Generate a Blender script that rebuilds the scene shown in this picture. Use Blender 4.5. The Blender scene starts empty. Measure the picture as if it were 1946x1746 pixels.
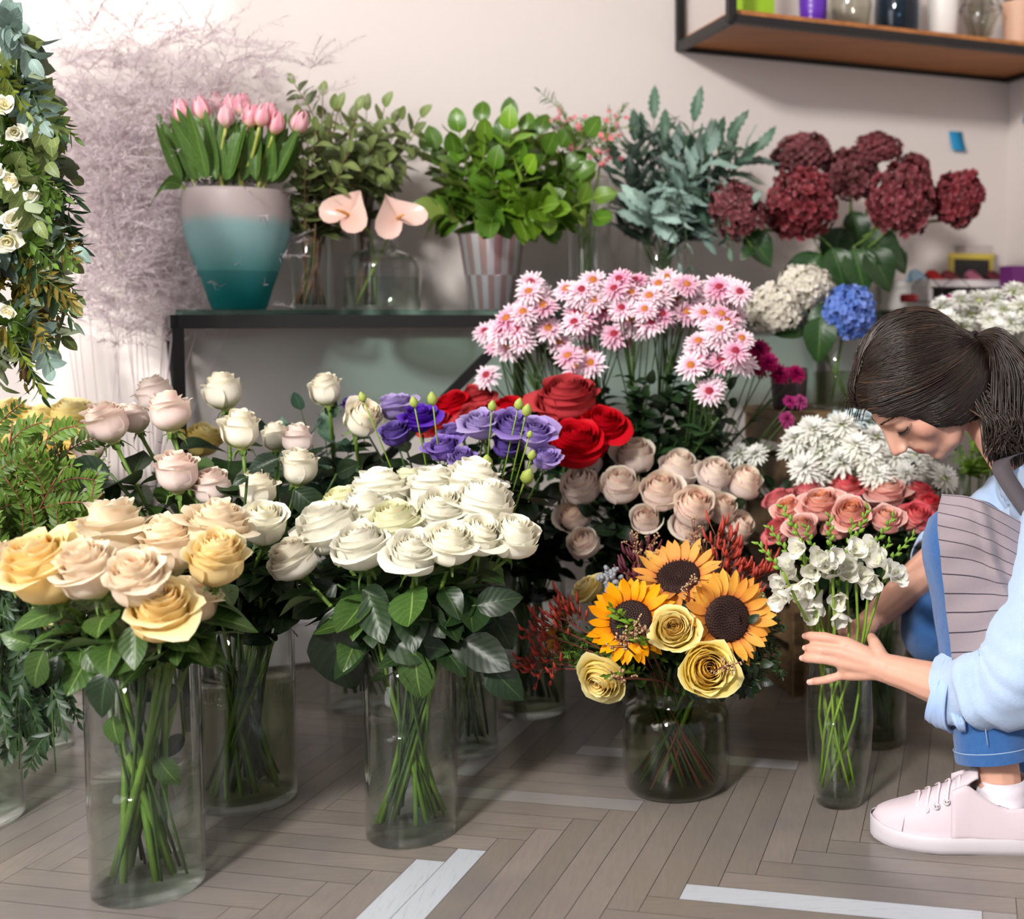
import bpy, math, random
import numpy as np
from mathutils import Vector, Matrix, Euler
C = bpy.context.scene.collection
sc = bpy.context.scene
R = random.Random(7)
PI = math.pi
# ---------------------------------------------------------------- camera
CAMH, PITCH, FPX, PX, PY = 0.80, math.radians(3.5), 2300.0, 1400.0, 741.0
cd = bpy.data.cameras.new('camera'); cam = bpy.data.objects.new('camera', cd); C.objects.link(cam)
cd.sensor_width = 36.0; cd.sensor_fit = 'HORIZONTAL'; cd.lens = 36.0*FPX/1946.0
cd.shift_x = -(PX-973.0)/1946.0; cd.shift_y = -(873.0-PY)/1946.0
cam.location = (0, 0, CAMH); cam.rotation_euler = (PI/2-PITCH, 0, 0)
cd.dof.use_dof = True; cd.dof.focus_distance = 1.86; cd.dof.aperture_fstop = 2.6
cd.clip_start = .05; sc.camera = cam
# ---------------------------------------------------------------- view, world, lights
sc.view_settings.view_transform = 'Standard'; sc.view_settings.look = 'None'
sc.view_settings.gamma = 1.0; sc.view_settings.exposure = 0.25
sc.cycles.use_denoising = True
sc.cycles.max_bounces = 8; sc.cycles.diffuse_bounces = 3; sc.cycles.glossy_bounces = 3
sc.cycles.transmission_bounces = 6; sc.cycles.transparent_max_bounces = 32
sc.cycles.sample_clamp_indirect = 6.0; sc.cycles.caustics_reflective = False; sc.cycles.caustics_refractive = False
W = bpy.data.worlds.new('daylight'); sc.world = W; W.use_nodes = True
W.node_tree.nodes['Background'].inputs[0].default_value = (.86, .88, 1, 1)
W.node_tree.nodes['Background'].inputs[1].default_value = .40
def area(name, loc, tgt, sx, sy, power, col):
    l = bpy.data.lights.new(name, 'AREA'); l.shape = 'RECTANGLE'; l.size = sx; l.size_y = sy
    l.energy = power; l.color = col
    o = bpy.data.objects.new(name, l); C.objects.link(o); o.location = loc
    o.rotation_euler = (Vector(tgt)-Vector(loc)).to_track_quat('-Z', 'Y').to_euler(); return o
# shop window behind the camera to the left (it throws the wall shelf's shadow), side window on the left
area('shop_window_light', (-1.45, -1.55, 2.75), (-.1, 2.4, .6), .42, .42, 172, (1, .965, .93))
area('side_window_light', (-2.0, .55, 1.35), (-.3, 2.1, .55), 1.3, 1.5, 34, (.95, .97, 1))
sl = bpy.data.lights.new('sun', 'SUN'); sl.energy = 9.0; sl.angle = math.radians(1.2); sl.color = (1, .97, .92)
sun = bpy.data.objects.new('sun', sl); C.objects.link(sun)
SUN = Vector((.74, .58, -.36)).normalized()
sun.rotation_euler = SUN.to_track_quat('-Z', 'Y').to_euler(); sun.location = (-4, -2, 3.2)

# ---------------------------------------------------------------- placing helpers (world points read off the photograph)
def ray(x, y):
    a = (x-PX)/FPX; b = (PY-y)/FPX; c, s = math.cos(PITCH), math.sin(PITCH)
    return Vector((a, c+b*s, -s+b*c))
def at(x, y, Y):
    d = ray(x, y); return Vector((0, 0, CAMH))+d*(Y/d.y)
def fl(x, y, z=0.0):
    d = ray(x, y); return Vector((0, 0, CAMH))+d*((z-CAMH)/d.z)
def ppm(p):  # pixels per metre at p
    return FPX/(p[1]*math.cos(PITCH)+(CAMH-p[2])*math.sin(PITCH))
WU = Vector((math.cos(math.radians(24)), math.sin(math.radians(24)), 0))   # along the back wall
WN = Vector((WU.y, -WU.x, 0))                                             # out of the wall into the room
W0 = Vector((-.98, 2.75, 0))
def wallp(x, y, off=0.0):
    d = ray(x, y); o = Vector((0, 0, CAMH)); p0 = W0+WN*off
    t = (p0-o).dot(WN)/d.dot(WN); return o+d*t

# ---------------------------------------------------------------- mesh builder
class MB:
    def __init__(s): s.v = []; s.f = []; s.uv = []; s.n = 0
    def add(s, V, F, UV=None):
        V = np.asarray(V, float).reshape(-1, 3)
        s.v.append(V); s.f.extend([tuple(i+s.n for i in f) for f in F])
        s.uv.append(np.zeros((len(V), 2)) if UV is None else np.asarray(UV, float).reshape(-1, 2)); s.n += len(V); return s
    def grid(s, P, UV=None, cu=False, flip=False):
        m, n = P.shape[:2]; F = []
        for i in range(m-1):
            for j in range(n if cu else n-1):
                k = (j+1) % n; q = (i*n+j, i*n+k, (i+1)*n+k, (i+1)*n+j); F.append(q[::-1] if flip else q)
        if UV is None:
            a, b = np.meshgrid(np.linspace(0, 1, m), np.linspace(0, 1, n), indexing='ij'); UV = np.stack([b, a], -1)
        return s.add(P, F, UV)
    def tube(s, pts, rad, seg=6, cap=True, uvx=0.0, flat=1.0, up=None):
        P = [Vector(p) for p in pts]; n = len(P)
        if not hasattr(rad, '__len__'): rad = [rad]*n
        t0 = (P[1]-P[0]).normalized(); a = Vector(up) if up else (Vector((0, 0, 1)) if abs(t0.z) < .9 else Vector((1, 0, 0)))
        u = (a-t0*a.dot(t0)).normalized(); out = np.zeros((n, seg, 3)); uv = np.zeros((n, seg, 2))
        for i in range(n):
            t = (P[min(i+1, n-1)]-P[max(i-1, 0)]).normalized(); u = (u-t*u.dot(t)).normalized(); w = t.cross(u)
            for j in range(seg):
                c = 2*PI*j/seg; out[i, j] = P[i]+(u*(math.cos(c)*flat)+w*math.sin(c))*rad[i]
                uv[i, j] = (j/seg, i/(n-1))
        b = s.n; s.grid(out, uv, cu=True)
        if cap:
            s.f.append(tuple(b+j for j in range(seg))[::-1]); s.f.append(tuple(b+(n-1)*seg+j for j in range(seg)))
        return s
    def lathe(s, prof, seg=32, c=(0, 0, 0), uvp=None):
        P = np.zeros((len(prof), seg, 3))
        for i, (r, z) in enumerate(prof):
            for j in range(seg):
                a = 2*PI*j/seg; P[i, j] = (c[0]+r*math.cos(a), c[1]+r*math.sin(a), c[2]+z)
        return s.grid(P, None, cu=True)
    def box(s, c, h, M=None):
        V = [Vector((x*h[0], y*h[1], z*h[2])) for x in (-1, 1) for y in (-1, 1) for z in (-1, 1)]
        if M is not None: V = [M @ v for v in V]
        V = [v+Vector(c) for v in V]
        return s.add(V, [(0, 1, 3, 2), (4, 6, 7, 5), (0, 4, 5, 1), (2, 3, 7, 6), (0, 2, 6, 4), (1, 5, 7, 3)], [(v.x, v.z) for v in V])
    def ball(s, c, r, seg=10, rings=6, M=None, uv=None):
        P = np.zeros((rings+1, seg, 3)); U = np.zeros((rings+1, seg, 2)); rr = r if hasattr(r, '__len__') else (r, r, r)
        for i in range(rings+1):
            t = PI*i/rings
            for j in range(seg):
                a = 2*PI*j/seg; v = Vector((rr[0]*math.sin(t)*math.cos(a), rr[1]*math.sin(t)*math.sin(a), -rr[2]*math.cos(t)))
                if M is not None: v = M @ v
                P[i, j] = v+Vector(c); U[i, j] = uv if uv else (j/seg, i/rings)
        return s.grid(P, U, cu=True)
    def mesh(s, name, mat=None, smooth=True):
        me = bpy.data.meshes.new(name); V = np.concatenate(s.v)
        me.from_pydata(V.tolist(), [], s.f)
        uvl = me.uv_layers.new(name='UVMap'); UV = np.concatenate(s.uv)
        li = np.empty(len(me.loops), np.int32); me.loops.foreach_get('vertex_index', li)
        uvl.data.foreach_set('uv', UV[li].astype(np.float32).ravel())
        if smooth: me.polygons.foreach_set('use_smooth', [True]*len(me.polygons))
        if mat: me.materials.append(mat)
        me.update(); return me
    def build(s, name, mat=None, parent=None, smooth=True, loc=None):
        return mk(name, s.mesh(name, mat, smooth), parent, loc)
def mk(name, me, parent=None, loc=None, mat=None, rot=None, scale=None):
    o = bpy.data.objects.new(name, me); C.objects.link(o)
    if parent: o.parent = parent
    if loc is not None: o.location = loc
    if rot is not None:
        o.rotation_mode = 'QUATERNION'; o.rotation_quaternion = rot
    if scale is not None: o.scale = (scale,)*3 if not hasattr(scale, '__len__') else scale
    if mat:
        if not me.materials: me.materials.append(mat)
        o.material_slots[0].link = 'OBJECT'; o.material_slots[0].material = mat
    return o
def tag(o, label=None, cat=None, group=None, kind=None):
    if label: o['label'] = label
    if cat: o['category'] = cat
    if group: o['group'] = group
    if kind: o['kind'] = kind
    return o
def thing(name, label, cat, loc=(0, 0, 0), group=None):
    o = bpy.data.objects.new(name, None); C.objects.link(o); o.location = loc; o.empty_display_size = .02
    return tag(o, label, cat, group)
def quat(z, spin=0.0, x=None):
    z = Vector(z).normalized(); a = Vector((0, 0, 1)) if abs(z.z) < .95 else Vector((1, 0, 0))
    if x is not None: a = Vector(x)
    u = (a-z*a.dot(z)).normalized(); w = z.cross(u); M = Matrix((u, w, z)).transposed()
    return M.to_quaternion() @ Euler((0, 0, spin)).to_quaternion()
def curve_pts(P, n=12):
    P = [Vector(p) for p in P]; Q = [P[0]*2-P[1]]+P+[P[-1]*2-P[-2]]; out = []; k = len(P)-1
    for i in range(n+1):
        t = i/n*k; j = min(int(t), k-1); f = t-j; a, b, c, d = Q[j], Q[j+1], Q[j+2], Q[j+3]
        out.append(.5*((2*b)+(c-a)*f+(2*a-5*b+4*c-d)*f*f+(3*b-a-3*c+d)*f**3))
    return out

# ---------------------------------------------------------------- materials
def nmat(name):
    m = bpy.data.materials.new(name); m.use_nodes = True; nt = m.node_tree; nt.nodes.clear()
    o = nt.nodes.new('ShaderNodeOutputMaterial'); return m, nt, o
def N(nt, t, **kw):
    n = nt.nodes.new('ShaderNode'+t)
    for k, v in kw.items(): setattr(n, k, v)
    return n
def c4(c): return (c[0], c[1], c[2], 1)
def hexc(h):
    h = h.lstrip('#'); v = [int(h[i:i+2], 16)/255 for i in (0, 2, 4)]
    return tuple((x/12.92 if x <= .04045 else ((x+.055)/1.055)**2.4) for x in v)
def mixc(nt, fac, a, b, bt='MIX'):
    n = N(nt, 'Mix', data_type='RGBA', blend_type=bt)
    for s_, v in ((n.inputs[0], fac), (n.inputs[6], a), (n.inputs[7], b)):
        if isinstance(v, (int, float)): s_.default_value = v
        elif isinstance(v, tuple): s_.default_value = c4(v)
        else: nt.links.new(v, s_)
    return n.outputs[2]
def mr(nt, v, a, b, c=0.0, d=1.0):
    n = N(nt, 'MapRange'); nt.links.new(v, n.inputs[0]); n.interpolation_type = 'SMOOTHSTEP'
    for i, x in enumerate((a, b, c, d)): n.inputs[1+i].default_value = x
    return n.outputs[0]
def math_(nt, op, a, b=0.0):
    n = N(nt, 'Math', operation=op)
    for i, v in enumerate((a, b)):
        if isinstance(v, (int, float)): n.inputs[i].default_value = v
        else: nt.links.new(v, n.inputs[i])
    return n.outputs[0]
def noise(nt, scale, vec=None, detail=3.0, rough=.5):
    n = N(nt, 'TexNoise'); n.inputs['Scale'].default_value = scale; n.inputs['Detail'].default_value = detail
    n.inputs['Roughness'].default_value = rough
    if vec is not None: nt.links.new(vec, n.inputs['Vector'])
    return n.outputs['Fac']
def princ(nt, out, col, rough=.5, metal=0.0, spec=.5, trans=0.0, tcol=None, bump=None, bs=.2, bd=.002, sheen=0, sss=0):
    p = N(nt, 'BsdfPrincipled')
    if isinstance(col, tuple): p.inputs['Base Color'].default_value = c4(col)
    else: nt.links.new(col, p.inputs['Base Color'])
    if isinstance(rough, float): p.inputs['Roughness'].default_value = rough
    else: nt.links.new(rough, p.inputs['Roughness'])
    p.inputs['Metallic'].default_value = metal; p.inputs['Specular IOR Level'].default_value = spec
    if sheen: p.inputs['Sheen Weight'].default_value = sheen
    if sss:
        p.inputs['Subsurface Weight'].default_value = sss; p.inputs['Subsurface Scale'].default_value = .01
        p.inputs['Subsurface Radius'].default_value = (1, .35, .2)
    if bump is not None:
        b = N(nt, 'Bump'); b.inputs['Strength'].default_value = bs; b.inputs['Distance'].default_value = bd
        nt.links.new(bump, b.inputs['Height']); nt.links.new(b.outputs[0], p.inputs['Normal'])
    s = p.outputs[0]
    if trans:
        t = N(nt, 'BsdfTranslucent'); mx = N(nt, 'MixShader'); mx.inputs[0].default_value = trans
        if tcol is None: tcol = col
        if isinstance(tcol, tuple): t.inputs[0].default_value = c4(tcol)
        else: nt.links.new(tcol, t.inputs[0])
        nt.links.new(s, mx.inputs[1]); nt.links.new(t.outputs[0], mx.inputs[2]); s = mx.outputs[0]
    nt.links.new(s, out.inputs[0]); return p
def plain(name, col, rough=.5, metal=0.0, spec=.5, var=.0, scale=30.0, bump=0.0, trans=0.0, sheen=0):
    m, nt, o = nmat(name)
    if isinstance(col, str): col = hexc(col)
    tc = N(nt, 'TexCoord'); f = noise(nt, scale, tc.outputs['Object'])
    cc = mixc(nt, f, tuple(max(0, x*(1-var)) for x in col), tuple(x*(1+var) for x in col)) if var else col
    princ(nt, o, cc, rough, metal, spec, trans, bump=f if bump else None, bs=bump, sheen=sheen); return m
def uvs(nt):
    t = N(nt, 'UVMap'); s = N(nt, 'SeparateXYZ'); nt.links.new(t.outputs[0], s.inputs[0]); return s.outputs[0], s.outputs[1]
def petal(name, inner, outer, edge=None, base=None, trans=.3, rough=.55, ev=.86, streak=0.0, scol=None):
    m, nt, o = nmat(name); u, v = uvs(nt); h = lambda c: hexc(c) if isinstance(c, str) else c
    col = mixc(nt, mr(nt, u, .05, .85), h(inner), h(outer))
    if base: col = mixc(nt, mr(nt, v, .02, .42), h(base), col)
    if edge: col = mixc(nt, mr(nt, v, ev, 1.0), col, h(edge))
    oi = N(nt, 'ObjectInfo'); tc = N(nt, 'TexCoord')
    f = noise(nt, 60, tc.outputs['Object'], 4)
    if scol: col = mixc(nt, mr(nt, f, .52, .72, 0, streak), col, h(scol))
    hs = N(nt, 'HueSaturation'); nt.links.new(col, hs.inputs['Color'])
    nt.links.new(mr(nt, oi.outputs['Random'], 0, 1, .94, 1.04), hs.inputs['Value'])
    nt.links.new(mr(nt, oi.outputs['Random'], 0, 1, .9, 1.12), hs.inputs['Saturation'])
    princ(nt, o, hs.outputs[0], rough, spec=.25, trans=trans, bump=f, bs=.12); return m
def leafm(name, col, vein=None, rough=.38, trans=.18, var=.35, back=None):
    m, nt, o = nmat(name); u, v = uvs(nt)
    col = hexc(col) if isinstance(col, str) else col
    vein = (hexc(vein) if isinstance(vein, str) else vein) or tuple(min(1, x*1.9+.02) for x in col)
    oi = N(nt, 'ObjectInfo'); tc = N(nt, 'TexCoord'); f = noise(nt, 25, tc.outputs['Object'])
    a = math_(nt, 'ABSOLUTE', math_(nt, 'SUBTRACT', u, .5))
    rib = mr(nt, a, .012, .035, 1, 0)
    w = math_(nt, 'SINE', math_(nt, 'MULTIPLY', math_(nt, 'SUBTRACT', v, math_(nt, 'MULTIPLY', a, .55)), 46.0))
    side = mr(nt, w, .8, 1.0, 0, .22)
    c = mixc(nt, f, tuple(x*(1-var) for x in col), tuple(min(1, x*(1+var)) for x in col))
    c = mixc(nt, math_(nt, 'MAXIMUM', rib, side), c, vein)
    if back:
        g = N(nt, 'NewGeometry'); c = mixc(nt, g.outputs['Backfacing'], c, hexc(back) if isinstance(back, str) else back)
    hs = N(nt, 'HueSaturation'); nt.links.new(c, hs.inputs['Color'])
    nt.links.new(mr(nt, oi.outputs['Random'], 0, 1, .75, 1.25), hs.inputs['Value'])
    princ(nt, o, hs.outputs[0], rough, spec=.45, trans=trans, bump=w, bs=.12, bd=.0006); return m
def glass(name, tint=(1, 1, 1), refl=.9, lo=.0, rough=.02, gcol=(1, 1, 1)):
    m, nt, o = nmat(name); t = N(nt, 'BsdfTransparent'); t.inputs[0].default_value = c4(tint)
    g = N(nt, 'BsdfGlossy'); g.inputs['Roughness'].default_value = rough; g.inputs[0].default_value = c4(gcol)
    f = N(nt, 'LayerWeight'); f.inputs[0].default_value = .5; mx = N(nt, 'MixShader')
    ff = math_(nt, 'ADD', math_(nt, 'MULTIPLY', math_(nt, 'POWER', f.outputs[1], 3.4), refl), .018+lo)
    nt.links.new(ff, mx.inputs[0]); nt.links.new(t.outputs[0], mx.inputs[1]); nt.links.new(g.outputs[0], mx.inputs[2])
    nt.links.new(mx.outputs[0], o.inputs[0]); return m
M = {}
M['glass'] = glass('clear_glass', (.97, .98, .975), 1.1)
M['base'] = None
def refr(name, col, ior=1.45, rough=.02):
    m, nt, o = nmat(name); g = N(nt, 'BsdfGlass'); g.inputs[0].default_value = c4(col); g.inputs['IOR'].default_value = ior
    g.inputs['Roughness'].default_value = rough; t = N(nt, 'BsdfTransparent'); t.inputs[0].default_value = c4(col)
    mx = N(nt, 'MixShader'); mx.inputs[0].default_value = .82
    nt.links.new(g.outputs[0], mx.inputs[1]); nt.links.new(t.outputs[0], mx.inputs[2]); nt.links.new(mx.outputs[0], o.inputs[0]); return m
M['base'] = refr('thick_glass_base', (.97, .98, .97))
M['water'] = glass('vase_water', (.84, .88, .83), .3)
M['darkwater'] = glass('cloudy_water', (.70, .73, .60), .3)
M['smoke'] = glass('smoky_glass', (.88, .88, .84), .9)
M['stem'] = plain('green_stem', '#5c7a2a', .5, var=.35, scale=40)
M['stemd'] = plain('dark_green_stem', '#3c5524', .5, var=.35, scale=40)
M['steml'] = plain('light_green_stem', '#7c9a34', .5, var=.25, scale=40)
M['calyx'] = plain('calyx_green', '#5f7c35', .5, var=.25, trans=.15)
M['rleaf'] = leafm('rose_leaf', '#1d3216', '#3c5428', .4, .12, back='#4a603a')
M['rleafl'] = leafm('rose_leaf_light', '#3d5a26', '#738e48', .38, .2, back='#6f8655')
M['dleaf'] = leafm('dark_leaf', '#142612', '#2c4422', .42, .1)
M['black'] = plain('black_metal', '#1d1b1b', .45, .3)
# ================================================================ the room
def wallmat():
    m, nt, o = nmat('wall_paint'); tc = N(nt, 'TexCoord')
    f = noise(nt, 1.2, tc.outputs['Object'], 2); g = noise(nt, 300, tc.outputs['Object'], 2)
    princ(nt, o, mixc(nt, f, hexc('#d0c7c2'), hexc('#d6cdc9')), .7, spec=.25, bump=g, bs=.05); return m
M['wall'] = wallmat()
M['white'] = plain('white_lacquer', '#dcd8d6', .4, var=.03, scale=6)
def slab(name, a, b, z0, z1, th, side, mat):   # vertical wall slab from a to b (xy), thickness to `side`
    a, b = Vector((a[0], a[1], 0)), Vector((b[0], b[1], 0)); s = Vector(side)*th; m = MB()
    V = [p+Vector((0, 0, z)) for z in (z0, z1) for p in (a, b, b+s, a+s)]
    m.add(V, [(0, 1, 5, 4), (1, 2, 6, 5), (2, 3, 7, 6), (3, 0, 4, 7), (4, 5, 6, 7), (0, 3, 2, 1)])
    return tag(m.build(name, mat, smooth=False), kind='structure')
CR = wallp(1915, 300); CR = Vector((CR.x, CR.y, 0))
tL = (-2.1-W0.x)/WU.x; CL = W0+WU*tL
slab('wall_back', CL, CR+WU*.3, 0, 3.0, .12, -WN, M['wall'])
slab('wall_right', CR, CR+WN*3.2, 0, 3.0, .12, WU, M['wall'])
m = MB()
for z0, z1, t in ((.008, .10, .016), (.10, .115, .022), (.115, .13, .012)):
    a, b = CL+Vector((0, 0, z0)), CR+Vector((0, 0, z0)); s = WN*t; h = Vector((0, 0, z1-z0))
    V = [a, b, b+s, a+s, a+h, b+h, b+s+h, a+s+h]
    m.add(V, [(0, 1, 5, 4), (1, 2, 6, 5), (2, 3, 7, 6), (3, 0, 4, 7), (4, 5, 6, 7), (0, 3, 2, 1)])
tag(m.build('baseboard_back', M['white'], smooth=False), kind='structure')
# unseen left wall, two openings shaped to throw sun patches on the back wall
from mathutils.geometry import tessellate_polygon
def opening(pix):
    out = []
    for x, y in pix:
        p = wallp(x, y); t = (p.x+2.1)/SUN.x; q = p-SUN*t; out.append(Vector((q.y, q.z, 0)))
    return out
hA = opening([(-60, -260), (455, -260), (440, 10), (415, 62), (370, 92), (60, 100), (-60, 60)])
hB = opening([(100, 360), (185, 365), (250, 470), (300, 600), (365, 770), (275, 770), (215, 700), (185, 640), (160, 700), (150, 790), (40, 790), (60, 560)])
outer = [Vector((-3.2, 0, 0)), Vector((CL.y+.02, 0, 0)), Vector((CL.y+.02, 3, 0)), Vector((-3.2, 3, 0))]
V = outer+hA+hB; tris = tessellate_polygon([outer, hA, hB])
mm = MB().add([(-2.1, p.x, p.y) for p in V], [tuple(t) for t in tris])
wl = tag(mm.build('wall_left', M['wall'], smooth=False), kind='structure')
so = wl.modifiers.new('thickness', 'SOLIDIFY'); so.thickness = .02; so.offset = 0
m = MB().box((-.5, .6, 3.05), (1.75, 3.8, .05)); tag(m.build('ceiling', plain('ceiling_paint', '#d8d4d0', .8), smooth=False), kind='structure')
# herringbone parquet: one mesh of planks on a dark sub-floor, each plank with its own tone
def floor():
    m, nt, o = nmat('grey_painted_parquet'); u, v = uvs(nt); tc = N(nt, 'TexCoord')
    mp = N(nt, 'Mapping'); nt.links.new(tc.outputs['Object'], mp.inputs[0]); mp.inputs['Rotation'].default_value = (0, 0, math.radians(11))
    mp.inputs['Scale'].default_value = (3, 24, 1); mp2 = N(nt, 'Mapping'); nt.links.new(tc.outputs['Object'], mp2.inputs[0])
    mp2.inputs['Rotation'].default_value = (0, 0, math.radians(11)); mp2.inputs['Scale'].default_value = (24, 3, 1)
    g = noise(nt, 6, mp.outputs[0], 6, .7); g2 = noise(nt, 6, mp2.outputs[0], 6, .7)
    gg = N(nt, 'Mix', data_type='FLOAT'); nt.links.new(mr(nt, v, .4, .6), gg.inputs[0]); nt.links.new(g, gg.inputs[2]); nt.links.new(g2, gg.inputs[3])
    gr = gg.outputs[0]; big = noise(nt, 1.7, tc.outputs['Object'], 4, .6)
    col = mixc(nt, mr(nt, u, 0, .8), hexc('#7f766c'), hexc('#8d837a'))
    col = mixc(nt, mr(nt, gr, .35, .7, 0, .22), col, hexc('#686159'))
    col = mixc(nt, mr(nt, big, .42, .62, 0, .6), col, hexc('#6f6b6c'))
    wear = math_(nt, 'MULTIPLY', mr(nt, u, .86, 1.0), mr(nt, gr, .25, .5, .6, 1))
    col = mixc(nt, wear, col, hexc('#b6bbc2'))
    princ(nt, o, col, .24, spec=.45, bump=gr, bs=.08)
    k = 9; w = .0455; L = w*k; ang = math.radians(-11); ca, sa = math.cos(ang), math.sin(ang)
    ox, oy = fl(1290, 1708).xy
    def tw(a, b): return (ox+a*ca-b*sa, oy+a*sa+b*ca)
    marks = [(fl(775, 1692), 1, 1), (fl(800, 1730), 1, 1), (fl(1560, 1713), 0, 1), (fl(1470, 1457), 0, .92), (fl(880, 1465), 1, .92), (fl(1000, 1520), 0, .90), (fl(600, 1350), 1, .91)]
    rr = random.Random(3); mb = MB(); g = .00045
    for s in range(-14, 15):
        for i in range(-110, 111):
            x0, y0 = i*w+s*L, i*w-s*L
            for kind, (ax, ay, bx, by) in enumerate(((x0, y0, x0+L, y0+w), (x0-w, y0, x0, y0+L))):
                cx, cy = tw((ax+bx)/2, (ay+by)/2)
                if not (-2.3 < cx < 1.9 and -1.6 < cy < 4.3): continue
                q = rr.random()*.8
                for p, kd, qs in marks:
                    la = (p.x-ox)*ca+(p.y-oy)*sa; lb = -(p.x-ox)*sa+(p.y-oy)*ca
                    if kd == kind and ax < la < bx and ay < lb < by: q = qs
                if rr.random() < .012: q = .90
                P = [tw(a, b) for a, b in ((ax+g, ay+g), (bx-g, ay+g), (bx-g, by-g), (ax+g, by-g))]
                mb.add([(a, b, 0) for a, b in P], [(0, 1, 2, 3)], [(q, kind)]*4)
    n0 = mb.n
    mb.add([(-2.3, -3.2, -.004), (2.2, -3.2, -.004), (2.2, 4.4, -.004), (-2.3, 4.4, -.004)], [(0, 1, 2, 3)])
    me = mb.mesh('floor', m, False); me.materials.append(plain('floor_gap', '#241f1c', .8)); me.polygons[len(me.polygons)-1].material_index = 1
    tag(mk('floor', me), kind='structure')
floor()

# ---------------------------------------------------------------- console table
def stick(mb, a, b, t):
    a, b = Vector(a), Vector(b); d = (b-a); L = d.length; q = quat(d, x=WU if abs(d.normalized().dot(WU)) < .9 else (0, 0, 1)).to_matrix()
    mb.box((a+b)/2, (t/2, t/2, L/2), q)
TZ = .812; FLt = Vector((-1.06, 2.299, 0)); TL_ = 1.56; TD = .34
def tp(u, d, z): return FLt+WU*u-WN*d+Vector((0, 0, z))
tb = thing('console_table', 'black metal console table with a green-edged glass top along the wall', 'table', tp(TL_/2, TD/2, 0))
def child(mb, name, mat, par, smooth=True): 
    o = mb.build(name, mat, par, smooth); o.location = -par.location; return o
m = MB(); q = Matrix((WU, WN, Vector((0, 0, 1)))).transposed()
m.box(tp(TL_/2, TD/2, TZ-.005), (TL_/2+.003, TD/2+.003, .005), q)
child(m, 'glass_top', refr('green_glass', hexc('#d3ebe5'), 1.3), tb, False)
m = MB(); t = .026
stick(m, tp(0, 0, .789), tp(TL_, 0, .789), t); stick(m, tp(0, TD, .789), tp(TL_, TD, .789), t)
stick(m, tp(0, 0, .789), tp(-.02, TD, .789), t); stick(m, tp(TL_, 0, .789), tp(TL_, TD, .789), t)
child(m, 'frame', M['black'], tb, False)
for u, d, du, dd in ((0.0, .0, .0, 0), (-.02, TD, .06, -.06), (TL_, 0, 0, 0), (TL_, TD, 0, 0)):
    m = MB(); stick(m, tp(u, d, .776), tp(u+du, d+dd, 0), t*.8); child(m, 'leg', M['black'], tb, False)
uc = .655
for du in (-.34, 0, .34):
    m = MB(); stick(m, tp(uc+du*.02, .0, .776), tp(uc+du*1.3, .0, .0 if du == 0 else .35), t*.7); child(m, 'brace', M['black'], tb, False)

# ---------------------------------------------------------------- wall shelf and what stands on it
def wp(u, d, z): return W0+WU*u+WN*d+Vector((0, 0, z))
def wcoord(p): return (p-W0).dot(WU), (p-W0).dot(WN)
us = wcoord(wallp(1290, 97))[0]; ZS = wallp(1290, 97).z
uE = wcoord(wallp(1912, 160))[0]; SD = .33
def woodm(name, c1, c2, s=1.0):
    m, nt, o = nmat(name); tc = N(nt, 'TexCoord'); mp = N(nt, 'Mapping'); nt.links.new(tc.outputs['Object'], mp.inputs[0])
    mp.inputs['Rotation'].default_value = (0, 0, -math.radians(24)); mp.inputs['Scale'].default_value = (1.5*s, 22*s, 22*s)
    f = noise(nt, 3, mp.outputs[0], 6, .65); princ(nt, o, mixc(nt, mr(nt, f, .3, .7), hexc(c1), hexc(c2)), .5, bump=f, bs=.1); return m
M['wood'] = woodm('warm_oak', '#8f5428', '#b9783f'); M['crate'] = woodm('brown_crate_wood', '#5a4630', '#7d6445')
sh = thing('wall_shelf', 'wooden wall shelf in a black metal frame, high on the back wall', 'shelf', wp((us+uE)/2, SD/2, ZS))
m = MB(); m.box(wp((us+uE)/2, SD/2, ZS+.022), ((uE-us)/2-.012, SD/2-.012, .012), q); child(m, 'board', M['wood'], sh, False)
m = MB(); t = .02
for a, b in (((us, 0), (uE, 0)), ((us, SD), (uE, SD)), ((us, 0), (us, SD)), ((uE, 0), (uE, SD))):
    for z in (ZS+.008, ZS+.5): stick(m, wp(*a, z), wp(*b, z), t)
for a in ((us, .008), (us, SD), (uE, .008), (uE, SD)): stick(m, wp(*a, ZS), wp(*a, ZS+.5), t)
child(m, 'metal_frame', M['black'], sh, False)
ZB = ZS+.034
def on_shelf(px, d=.17):   # point on the shelf board whose picture column is px
    r = ray(px, 40); p0 = W0+WN*d; t = p0.dot(WN)/r.dot(WN); return Vector((r.x*t, r.y*t, ZB))
def jar_profile(mb, c, prof, th=.003, seg=36):
    inner = [(max(r-th, .0005), z) for r, z in prof[::-1]]
    inner[-1] = (inner[-1][0], inner[-1][1]+th*2); inner.append((.0005, inner[-1][1])); mb.lathe([(.0005, prof[0][1])]+prof+inner, seg, c)
def simple_vase(name, label, cat, p, prof, mat, group=None, th=.003):
    m = MB(); jar_profile(m, (0, 0, 0), prof, th); o = m.build(name, mat, loc=p); tag(o, label, cat, group); return o
# green gift box on ball feet
p = on_shelf(1432, .2); g = thing('gift_box', 'lime green box on small round beige feet, left end of the wall shelf', 'box', p)
m = MB(); m.box((0, 0, .075), (.042, .03, .055), q.to_3x3()); m.build('box_body', plain('lime_card', '#8fb81e', .6), g, False)
for a in (-.025, 0, .025):
    m = MB(); m.ball((WU*a+WN*.018)+Vector((0, 0, .011)), .011, 10, 8); m.build('foot', plain('beige_wood', '#cdb592', .6), g)
m = MB(); m.box((-.045, .01, .09), (.012, .02, .045), q.to_3x3()); m.build('side_tab', plain('dark_lime_card', '#6f9a1a', .6), g, False)
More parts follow.
